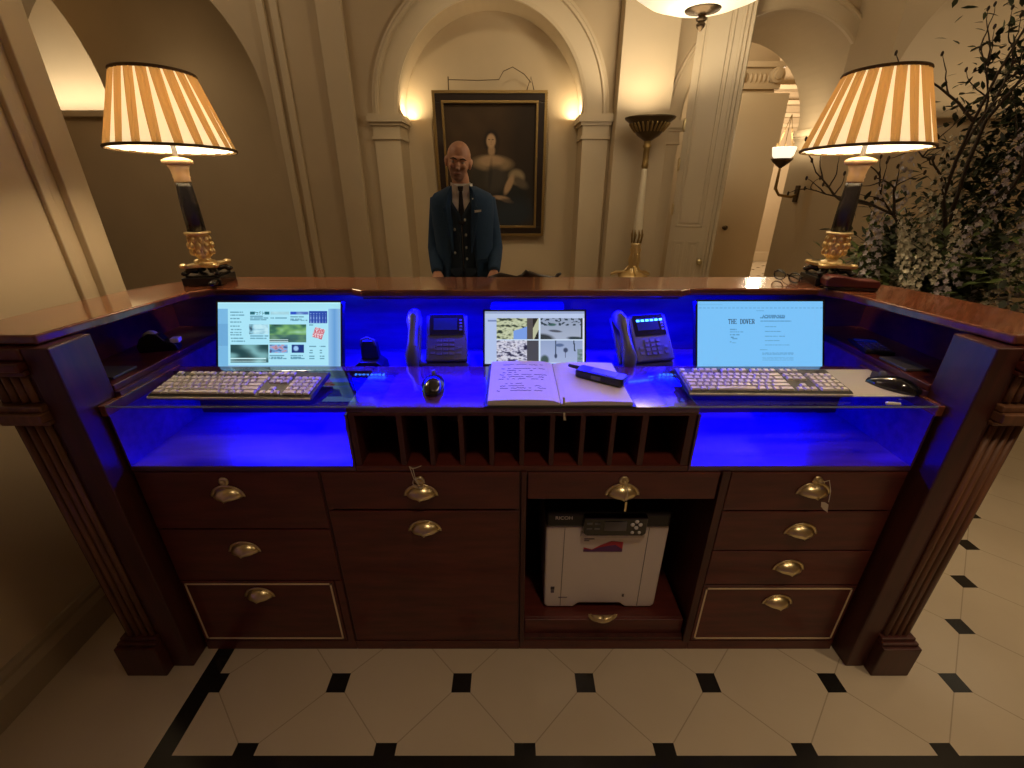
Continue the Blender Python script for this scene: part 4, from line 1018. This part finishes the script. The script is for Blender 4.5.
# ------------------------------------------------------------ chandelier bowl
t=thing('pendant_light','alabaster bowl pendant light with bronze finial','pendant light',(1.025,3.0,2.35))
prof=[(.0,.085),(.1,.088),(.2,.105),(.3,.14),(.38,.19),(.42,.245),(.42,.25),(.41,.25),(.37,.2),(.29,.15),(.19,.115),(.0,.10)]
MB().lathe(prof,(0,0,0),48).build('bowl',M['alab'],t,world=False)
MB().lathe([(0,-.01),(.008,-.004),(.02,.01),(.025,.024),(.014,.034),(.026,.04),(.03,.05),(.016,.058),(.024,.066),(.09,.082),(.098,.094),(.03,.098),(0,.10)],(0,0,0),24).build('finial',M['bronze'],t,world=False)
for k in range(3):
    a=R(30)+k*2*PI/3; MB().tube([(.42*math.cos(a),.42*math.sin(a),.25),(.2*math.cos(a),.2*math.sin(a),.9),(.03*math.cos(a),.03*math.sin(a),1.5)],.008,6).build('chain',M['bronze'],t,world=False)
MB().lathe([(.02,1.45),(.03,1.5),(.012,1.55),(.012,1.9),(.07,1.93),(.08,1.969)],(0,0,0),16).build('ceiling_rose',M['bronze'],t,world=False)
dup(t,(4.15,2.75,2.335),0,'second alabaster bowl pendant light far to the right')
light('pendant_up_light','POINT',(4.15,2.75,2.75),18,(1,.80,.54),.12)
light('pendant_up_light','POINT',(1.0,3.0,2.75),26,(1,.80,.54),.12)
light('pendant_down_light','POINT',(1.0,3.0,2.22),10,(1,.80,.54),.2)
# ------------------------------------------------------------ sconce in passage
t=thing('wall_sconce','gilt bracket wall light with a glowing glass bowl in the passage','wall light',(2.96,5.0,1.47))
MB().box(-.02,0,-.035,.035,-.07,.09).build('back_plate',M['bronze'],t,world=False,bevel=.008)
MB().tube([(-.01,0,0),(-.06,0,-.02),(-.19,0,0),(-.24,0,.06),(-.24,0,.27)],[.014,.014,.013,.016,.011],8).build('arm',M['gilt'],t,world=False)
MB().lathe([(.01,.25),(.04,.27),(.08,.305),(.105,.335),(.08,.34)],(-.24,0,0),20).build('cup',M['bronze'],t,world=False)
MB().lathe([(.07,.335),(.095,.36),(.11,.43),(.105,.44),(.08,.36)],(-.24,0,0),20).build('glass_bowl',M['sconceg'],t,world=False)
mb=MB()
for k in range(6):
    a=k*PI/3; mb.tube([(-.24+.08*math.cos(a),.08*math.sin(a),.42),(-.24+.085*math.cos(a),.085*math.sin(a),.47)],[.006,.003],5)
for k in range(3):
    a=k*2*PI/3; mb.tube([(-.24+.08*math.cos(a),.08*math.sin(a),.42),(-.24,0,.72)],.003,5)
mb.build('crown',M['gilt'],t,world=False)
light('sconce_light','POINT',(2.72,5.0,1.99),5,(1,.80,.54),.05)
# ------------------------------------------------------------ room lights
light('niche_light','AREA',(-.93,Y0+.2,2.14),2.2,(1,.80,.50),.1,(R(165),R(0),0),.2)
light('niche_light','AREA',(.57,Y0+.2,2.14),2.2,(1,.80,.50),.1,(R(165),R(0),0),.2)
light('picture_light','SPOT',(-.18,2.5,3.6),75,(1,.79,.5),.1,(R(49),0,0),spot=R(55),blend=.9)
light('lunette_light','AREA',(3.7,4.12,2.1),1.6,(1,.78,.5),1.6,(R(180),0,0),.1)
light('lunette_light','AREA',(-5.0,5.75,2.3),14,(1,.84,.62),1.4,(R(180),0,0),.1)
light('bay_fill_light','POINT',(-3.3,4.95,2.6),3,(1,.72,.42),.3)  # unseen fill added to brighten the dark left arch bay
light('passage_light','POINT',(2.2,5.7,3.0),26,(1,.80,.54),.15)
light('corridor_light','POINT',(4.6,8.6,2.6),170,(1,.78,.55),.2)
light('downlight','SPOT',(2.3,.2,4.2),110,(1,.74,.46),.1,(R(0),0,0),spot=R(60),blend=.8)
light('downlight','SPOT',(.65,-.2,4.2),96,(1,.73,.48),.15,(R(11),0,0),spot=R(60),blend=.9)
light('hall_fill_light','AREA',(-2.9,3.0,4.1),22,(1,.76,.5),1.5,(0,0,0),1.5)
light('hall_fill_light','AREA',(3.8,1.2,4.1),20,(1,.74,.46),1.5,(0,0,0),1.5)
# ------------------------------------------------------------ the man
HX,HY=-.315,3.05
man=thing('person','bald bearded man in a blue three piece suit standing behind the counter','person',(HX,HY,0))
def lift(v):
    t=max(0,min(1,(v.z-1.02)/.40)); return Vector((v.x,v.y,v.z+.078*t*t*(3-2*t)))
def LM():
    m=MB(); ob=m.build
    def b(*a,**k):
        m.v=[lift(v) for v in m.v]; return ob(*a,**k)
    m.build=b; return m
def ring(cx,cy,z,rx,ry,n=32,p=2.4,y_front=1.0,rot=0):
    out=[]
    for k in range(n):
        a=2*PI*k/n; c,s=math.cos(a),math.sin(a)
        x=rx*abs(c)**(2/p)*(1 if c>=0 else -1); y=ry*abs(s)**(2/p)*(1 if s>=0 else -1)
        out.append(Vector((cx+x,cy+y,z)))
    return out
mb=MB()
hc=Vector((-.012,-.03,1.705)); hm=Matrix.Rotation(R(7),3,'Y')@Matrix.Rotation(R(5),3,'Z')@Matrix.Rotation(R(4),3,'X')
def H(x,y,z): return hc+hm@Vector((x*.93,y*.95,z*.95))
def hell(c,r): mb.ell(H(*c),tuple(q*.94 for q in r),20,14,mat=hm)
hell((0,.012,.032),(.077,.096,.09)); hell((0,-.02,-.01),(.066,.075,.085)); hell((0,-.036,-.062),(.05,.05,.046)); hell((0,-.062,-.088),(.027,.024,.02))
hell((0,-.085,.022),(.05,.016,.014)); hell((0,-.096,-.02),(.012,.018,.026)); hell((0,-.108,-.034),(.016,.014,.011))
hell((.037,-.074,-.02),(.02,.018,.016)); hell((-.037,-.074,-.02),(.02,.018,.016)); hell((0,-.086,-.062),(.025,.014,.009))
for s in (-1,1): hell((s*.078,.0,-.005),(.011,.02,.033)); hell((s*.084,.008,.008),(.01,.016,.02))
mb.tube([H(0,.02,-.05),(-.008,.0,1.615),(-.003,.012,1.56),(0,.015,1.52)],[.052,.053,.055,.065],18)
mb.rings([ring(0,.01,z,rx,ry,28,2.3) for z,rx,ry in ((.88,.15,.10),(.95,.155,.10),(1.05,.14,.09),(1.2,.145,.09),(1.35,.15,.09),(1.44,.14,.08),(1.50,.10,.06),(1.54,.06,.05))])
def arm(s,el,wr,hd):
    sh=Vector((s*.150,.015,1.495)); mb.tube([(s*.09,.015,1.49),sh,sh.lerp(Vector(el),.5),el,Vector(el).lerp(Vector(wr),.45),wr],[.035,.042,.042,.04,.036,.026],14)
    return
ELr=(.200,.045,1.19); WRr=(.200,-.15,1.075)
ELl=(-.200,.05,1.19); WRl=(-.17,-.13,1.065)
arm(1,ELr,WRr,0); arm(-1,ELl,WRl,0)
def hand(w,d,s,curl=.9):
    """w wrist, d direction of the palm, s=+1 thumb towards -x"""
    w=Vector(w); d=Vector(d).normalized(); side=Vector((0,0,1)).cross(d).normalized()*1; up=d.cross(side).normalized()
    if up.z<0: up=-up
    palm=[w+d*.0,w+d*.03,w+d*.065,w+d*.088]
    for q in (-.024,-.009,.007,.022): mb.tube([w+d*.005+side*q*.5,w+d*.04+side*q*.9,w+d*.086+side*q],[.015,.0145,.0125],10)
    L=(.062,.074,.079,.07) if s>0 else (.07,.079,.074,.062)
    for k,q in enumerate((-.029,-.0095,.0095,.029)):
        l=L[k]; p=w+d*.084+side*q; pts=[p]; ang=.25
        dirc=d
        for j,f in enumerate((.45,.32,.23)):
            ang+=curl*.45; dirc=d*math.cos(ang)-up*math.sin(ang); p=p+dirc*l*f; pts.append(p)
        mb.tube(pts,[.0092,.0086,.008,.0068],8)
    tside=-side*s
    mb.tube([w+d*.022+tside*.02,w+d*.05+tside*.042-up*.006,w+d*.076+tside*.048-up*.014,w+d*.096+tside*.042-up*.02],[.014,.0115,.0098,.008],8)
hand(WRr,(-.12,-.75,-.62),-1); hand(WRl,(.25,-.75,-.6),1)
for s in (-1,1):
    mb.tube([(s*.085,.01,.95),(s*.09,.0,.72),(s*.095,.0,.50),(s*.1,.02,.3),(s*.105,.03,.09)],[.085,.075,.055,.05,.036],14)
    mb.tube([(s*.105,.045,.05),(s*.115,-.05,.045),(s*.12,-.13,.03)],[.036,.036,.026],12)
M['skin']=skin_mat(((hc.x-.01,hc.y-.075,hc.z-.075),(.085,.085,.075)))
body=mb.build('body',M['skin'],man,world=False)
rm=body.modifiers.new('r','REMESH'); rm.mode='VOXEL'; rm.voxel_size=.0048; rm.use_smooth_shade=True
sm=body.modifiers.new('s','SMOOTH'); sm.factor=.5; sm.iterations=3
# face details
M['eyew']=prin('eye_white',(.35,.3,.26),.3); M['dark']=prin('dark_hair',(.03,.018,.012),.8); M['lip']=prin('lips',(.25,.09,.07),.5)
for s in (-1,1):
    mb=MB(); mb.ell(H(s*.030,-.084,.004),(.012,.008,.006),12,8,mat=hm); e=mb.build('eye',M['eyew'],man,world=False)
    mb=MB(); mb.ell(H(s*.030,-.091,.004),(.005,.003,.005),10,6,mat=hm); mb.build('iris',M['dark'],e,world=True).location=(0,0,0)
    mb=MB(); mb.tube([H(s*.012,-.099,.02),H(s*.03,-.098,.026),H(s*.05,-.086,.02)],[.004,.0045,.003],6); mb.build('eyebrow',M['dark'],man,world=False)
mb=MB(); mb.tube([H(-.022,-.097,-.062),H(0,-.102,-.060),H(.022,-.097,-.062)],[.003,.0045,.003],6); mb.build('mouth',M['lip'],man,world=False)
# clothes
def coat(name,mat,rs,open_=None,n=44,solid=.006,p=2.3):
    """open shell from stacked rings; open_(z) half width in x of the front gap"""
    mb=LM(); rings=[]
    for z,rx,ry in rs:
        if open_:
            g=open_(z); a0=math.asin(min(.95,g/rx)); 
            angs=[-PI/2+a0+(2*PI-2*a0)*k/n for k in range(n+1)]
        else: angs=[2*PI*k/n for k in range(n)]
        rings.append([Vector((rx*abs(math.cos(a))**(2/p)*(1 if math.cos(a)>=0 else -1),.012+ry*abs(math.sin(a))**(2/p)*(1 if math.sin(a)>=0 else -1),z)) for a in angs])
    mb.rings(rings,0,True,False,not open_)
    o=mb.build(name,mat,man,world=False)
    if solid:
        s=o.modifiers.new('s','SOLIDIFY'); s.thickness=solid; s.offset=0
    return o
coat('trousers',M['trous'],[(.84,.178,.122),(.92,.176,.12),(1.0,.165,.112),(1.06,.16,.11)])
for s in (-1,1):
    mb=LM(); mb.tube([(s*.09,.01,.90),(s*.095,.0,.72),(s*.10,.0,.50),(s*.103,.02,.3),(s*.105,.03,.075)],[.098,.09,.072,.066,.062],16,round_=False); mb.build('trouser_leg',M['trous'],man,world=False)
    mb=LM(); mb.tube([(s*.105,.05,.045),(s*.115,-.05,.043),(s*.12,-.13,.035),(s*.12,-.17,.03)],[.046,.046,.040,.028],12); mb.build('shoe',M['shoe'],man,world=False)
coat('shirt',M['shirt'],[(1.0,.156,.104),(1.15,.16,.108),(1.3,.172,.114),(1.4,.172,.11),(1.455,.14,.085),(1.475,.082,.07),(1.49,.064,.062),(1.508,.062,.062)],solid=.004)
# collar wings
mb=LM()
for s in (-1,1): mb.prism([(s*.004,1.490),(s*.06,1.517),(s*.062,1.475),(s*.034,1.44)],'y',-.086,-.076)
c=mb.build('shirt_collar',M['shirt'],man,world=False,bevel=.003); 
# waistcoat with V neck and pointed hem
def wopen(z): return max(.004,(z-1.335)*.62) if z>1.335 else .0015
coat('waistcoat',M['waist'],[(1.02,.165,.119),(1.08,.163,.118),(1.15,.166,.120),(1.25,.174,.124),(1.335,.179,.125),(1.39,.178,.122),(1.43,.165,.112),(1.46,.14,.092)],wopen)
mb=LM()
for s in (-1,1): mb.prism([(s*.002,1.08),(s*.09,1.08),(s*.075,1.045),(s*.03,1.015)],'y',-.112,-.102)
mb.build('waistcoat_points',M['waist'],man,world=False)
def fy(x,z,ry): return .012-ry
bt=[( .022,1.315),(.024,1.245),(.024,1.185),(.025,1.13),(-.045,1.27),(-.05,1.16)]
for x,z in bt: LM().lathe([(0,0),(.0075,0),(.0065,.004),(0,.005)],(x,-.114,z),10,mat=Matrix.Rotation(R(90),3,'X')).build('waistcoat_button',M['btn'],man,world=False)
mb=LM(); mb.prism([(-.012,1.475),(.012,1.475),(.01,1.465),(.022,1.30),(0,1.29),(-.022,1.30),(-.01,1.465)],'y',-.118,-.108); 
mb.v=[Vector((v.x,v.y+max(0,(v.z-1.40))*.42,v.z)) for v in mb.v]
mb.build('necktie',M['tie'],man,world=False,bevel=.003)
LM().prism([(-.018,1.495),(.018,1.495),(.012,1.465),(-.012,1.465)],'y',-.098,-.080).build('tie_knot',M['tie'],man,world=False,bevel=.004)
def jopen(z):
    if z>1.44: return .055
    if z>1.25: return .055-.0*(1.44-z)
    return .055+(1.25-z)*.12
coat('suit_jacket',M['suit'],[(.80,.205,.145),(.9,.20,.14),(1.0,.188,.134),(1.1,.18,.13),(1.2,.186,.132),(1.3,.196,.137),(1.37,.200,.135),(1.42,.196,.122),(1.448,.175,.104),(1.468,.13,.09),(1.49,.085,.08)],jopen,solid=.009)
# lapels
for s in (-1,1):
    mb=LM(); pts=[(s*.053,1.505),(s*.075,1.475),(s*.105,1.415),(s*.095,1.385),(s*.115,1.375),(s*.062,1.16),(s*.055,1.16)]
    mb.prism(pts,'y',-.138,-.130); mb.v=[Vector((v.x,v.y+max(0,v.z-1.38)*.42+(abs(v.x)-.055)*.25,v.z)) for v in mb.v]
    mb.build('lapel',M['suit'],man,world=False,bevel=.003)
    el,wr=(ELr,WRr) if s>0 else (ELl,WRl)
    sh=Vector((s*.150,.015,1.482)); mb=MB()
    mb.tube([(s*.11,.015,1.497),sh,sh.lerp(Vector(el),.5),el,Vector(el).lerp(Vector(wr),.5),Vector(el).lerp(Vector(wr),.93)],[.045,.062,.058,.053,.047,.040],16); mb.build('sleeve',M['suit'],man,world=False)
    mb=MB(); a=Vector(el).lerp(Vector(wr),.90); b=Vector(el).lerp(Vector(wr),1.03); mb.tube([a,b],[.034,.034],14,round_=False); mb.build('shirt_cuff',M['waist'],man,world=False)
LM().prism([(.085,1.352),(.125,1.356),(.125,1.366),(.085,1.364)],'y',-.133,-.122).build('pocket_square',M['shirt'],man,world=False)
LM().lathe([(0,0),(.005,0),(0,.004)],(.075,-.128,1.425),8,mat=Matrix.Rotation(R(90),3,'X')).build('lapel_pin',M['btn'],man,world=False)
LM().prism([(.09,1.13),(.155,1.135),(.155,1.115),(.09,1.11)],'y',-.135,-.123).build('pocket_flap',M['suit'],man,world=False)
# carved chair
ch=thing('carved_chair','black carved wooden chair back showing just above the counter beside the man','chair',(.07,2.80,0))
mb=MB(); mb.tube([(-.26,0,.95),(-.24,0,1.03),(-.14,-.005,1.06),(-.04,-.01,1.045),(.04,-.01,1.07),(.10,-.0,1.055),(.20,0,1.04),(.26,0,.98)],[.016,.02,.024,.018,.026,.018,.02,.016],10)
mb.tube([(-.02,-.01,1.05),(.02,-.02,1.085),(.055,-.01,1.07)],[.012,.02,.01],8); mb.tube([(.2,0,1.04),(.215,-.01,1.07),(.23,0,1.075)],[.012,.012,.009],8)
mb.build('crest_rail',M['darkwood'],ch,world=False)
for s in (-1,1):
    MB().tube([(s*.26,0,.96),(s*.25,0,.7),(s*.24,-.02,.45)],.02,8).build('back_post',M['darkwood'],ch,world=False)
    MB().tube([(s*.24,-.02,.45),(s*.25,.04,.012)],.02,8).build('leg',M['darkwood'],ch,world=False)
    MB().tube([(s*.25,-.45,.44),(s*.24,-.46,.25),(s*.25,-.47,.012)],[.025,.018,.02],8).build('leg',M['darkwood'],ch,world=False)
mb=MB()
for k in range(5): mb.tube([(-.12+k*.06,0,1.04),(-.14+k*.07,.01,.75),(-.12+k*.06,0,.5)],.01,6)
mb.build('back_splats',M['darkwood'],ch,world=False)
MB().box(-.27,.27,-.49,.02,.42,.47).build('seat',M['leather'],ch,world=False,bevel=.012)
# ------------------------------------------------------------ flowers
FX,FY=2.22,2.38
tb=thing('side_table','round dark wooden table under the flower arrangement at the right','table',(FX,FY,0))
MB().lathe([(.46,.80),(.47,.815),(.47,.835),(0,.84)],(0,0,0),40).build('table_top',M['darkwood'],tb,world=False)
MB().lathe([(.3,0),(.3,.04),(.1,.10),(.06,.2),(.05,.5),(.08,.7),(.12,.80)],(0,0,0),24).build('pedestal',M['darkwood'],tb,world=False)
fa=thing('flower_arrangement','large arrangement of lilac and cream flower spikes, leaves and bare branches in a dark vase','flowers',(FX,FY,.841))
MB().lathe([(.12,0),(.14,.02),(.2,.12),(.235,.22),(.22,.25),(.2,.25),(.2,.22),(0,.2)],(0,0,0),32).build('vase',M['vase'],fa,world=False)
rn=random.Random(11)
def leafshape(mb,p,d,l,w,mi=0,bend=.3):
    d=d.normalized(); s=d.cross(Vector((0,0,1)));
    if s.length<.1: s=Vector((1,0,0))
    s.normalize(); s=(s+Vector((rn.uniform(-.5,.5),rn.uniform(-.5,.5),rn.uniform(-.5,.5)))).normalized(); s=(s-d*s.dot(d)).normalized(); u=s.cross(d)
    pts=[]
    L=[p,p+d*l*.35+s*w*.5+u*bend*l*.05,p+d*l*.7+s*w*.38-u*bend*l*.1,p+d*l-u*bend*l*.3,p+d*l*.7-s*w*.38-u*bend*l*.1,p+d*l*.35-s*w*.5+u*bend*l*.05,p+d*l*.4-u*bend*l*.06,p+d*l*.72-u*bend*l*.17]
    mb.add(L,[(0,1,6),(1,2,7,6),(2,3,7),(3,4,7),(4,5,6,7),(5,0,6)],mi,True)
C0=Vector((0,0,.22))
# leafy sprays
mbl=MB(); mbd=MB(); mbs=MB()
for k in range(150):
    a=rn.uniform(0,2*PI); 
    if rn.random()<.45: a=rn.uniform(PI*.75,PI*1.5)
    el=rn.uniform(-.1,1.0); d=Vector((math.cos(a)*math.cos(el),math.sin(a)*math.cos(el),math.sin(el)))
    l=rn.uniform(.28,.62); n=rn.randint(8,13); pts=[]
    for i in range(n+1):
        s=i/n; pts.append(C0+d*l*s+Vector((0,0,-.16*s*s*l*(1.2-el))))
    mbs.tube(pts,[.003-.002*i/n for i in range(n+1)],5,round_=False)
    tgt=mbl if rn.random()<.5 else mbd
    for i in range(2,n+1):
        for q in (-1,1):
            t=(pts[min(i,n)]-pts[i-1]).normalized(); sd=t.cross(Vector((rn.uniform(-1,1),rn.uniform(-1,1),1))).normalized()
            leafshape(tgt,pts[i],t*.6+sd*q*.9,rn.uniform(.045,.085),rn.uniform(.018,.032))
mbs.build('stems',M['leafd'],fa,world=False)
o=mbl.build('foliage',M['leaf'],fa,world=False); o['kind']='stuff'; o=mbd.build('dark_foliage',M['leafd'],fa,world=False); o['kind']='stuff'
# flower spikes (delphinium-like)
def spike(base,tip,r0,mat,n=70):
    mb=MB(); base=Vector(base);tip=Vector(tip); ax=(tip-base); L=ax.length; ax.normalize(); x=ax.cross(Vector((0,1,.1))).normalized(); y=ax.cross(x)
    for k in range(n):
        s=k/n; a=k*2.4; r=r0*(1-.75*s); c=base+ax*L*s+(x*math.cos(a)+y*math.sin(a))*r
        o=(x*math.cos(a)+y*math.sin(a)+ax*.35).normalized(); sz=.021*(1-.55*s)*rn.uniform(.8,1.15)
        u=o.cross(ax).normalized(); v=o.cross(u)
        for j in range(5):
            b=2*PI*j/5; e=(u*math.cos(b)+v*math.sin(b)); f=(u*math.cos(b+.55)+v*math.sin(b+.55)); g=(u*math.cos(b-.55)+v*math.sin(b-.55))
            mb.add([c,c+g*sz*.65+o*sz*.3,c+e*sz+o*sz*.35,c+f*sz*.65+o*sz*.3],[(0,1,2,3)],0,True)
    return mb.build('flower_spike',mat,fa,world=False)
spk=[((-.28,-.18,.35),(-.33,-.22,.95),.045),((-.12,-.28,.3),(-.14,-.32,1.0),.05),((.02,-.3,.25),(.05,-.36,1.05),.05),((.15,-.25,.3),(.2,-.33,1.15),.05),((-.4,-.1,.3),(-.52,-.14,.78),.04),
 ((.1,-.35,.1),(.14,-.45,.72),.045),((-.05,-.38,.1),(-.03,-.46,.62),.045),((.28,-.1,.3),(.4,-.15,1.2),.05),((-.2,.1,.4),(-.26,.1,1.1),.045),((.0,.05,.5),(.02,.05,1.25),.045),((.3,-.3,.15),(.38,-.42,.8),.045),((-.25,-.34,.1),(-.32,-.44,.6),.04),
 ((.2,-.42,-.05),(.22,-.52,.35),.04),((.05,-.45,-.05),(.03,-.55,.3),.04)]
for i,(a,b,r) in enumerate(spk): spike(a,b,r,M['petal'] if i%3 else M['petal2'])
for k in range(12):
    a=(rn.uniform(-.55,-.15),rn.uniform(-.4,-.1),rn.uniform(.2,.5)); spike(a,(a[0]-rn.uniform(.02,.12),a[1]-.03,a[2]+rn.uniform(.15,.28)),.018,M['petal2'],22)
# open blooms
for k in range(9):
    p=Vector((rn.uniform(-.2,.35),rn.uniform(-.5,-.35),rn.uniform(.0,.55))); mb=MB()
    for j in range(14):
        a=j*2.4; e=Vector((math.cos(a),-.5-.03*j,math.sin(a))); leafshape(mb,p,e,.045-.0015*j,.03)
    mb.build('bloom',M['petal2'],fa,world=False)
# bare branches with buds
def branch(p,d,l,r,depth,mb,bud):
    n=7; pts=[p]; q=p.copy(); d=d.normalized()
    for i in range(n):
        d=(d+Vector((rn.uniform(-.3,.3),rn.uniform(-.25,.25),rn.uniform(-.22,.26)))).normalized(); q=q+d*l/n; pts.append(q.copy())
        if depth>0 and i>1 and rn.random()<.75:
            branch(q.copy(),d+Vector((rn.uniform(-.9,.9),rn.uniform(-.7,.7),rn.uniform(-.4,.9))),l*rn.uniform(.3,.5),r*.55,depth-1,mb,bud)
    mb.tube(pts,[r*(1-.7*i/n) for i in range(n+1)],6)
    bud.ell(pts[-1]+d*.008,(.0055,.0055,.010),8,6)
for d,l in (((-.35,-.15,1),1.15),((-.1,-.1,1),1.3),((-.62,-.1,1),1.1),((.2,-.2,1),1.35),((-.85,-.2,.75),.8)):
    mb=MB(); bud=MB(); branch(Vector((0,-.05,.25)),Vector(d),l,.012,2,mb,bud)
    b=mb.build('branch',M['bark'],fa,world=False); bud.build('buds',M['bark'],b,world=False)
# darker leaf mass on the upper right
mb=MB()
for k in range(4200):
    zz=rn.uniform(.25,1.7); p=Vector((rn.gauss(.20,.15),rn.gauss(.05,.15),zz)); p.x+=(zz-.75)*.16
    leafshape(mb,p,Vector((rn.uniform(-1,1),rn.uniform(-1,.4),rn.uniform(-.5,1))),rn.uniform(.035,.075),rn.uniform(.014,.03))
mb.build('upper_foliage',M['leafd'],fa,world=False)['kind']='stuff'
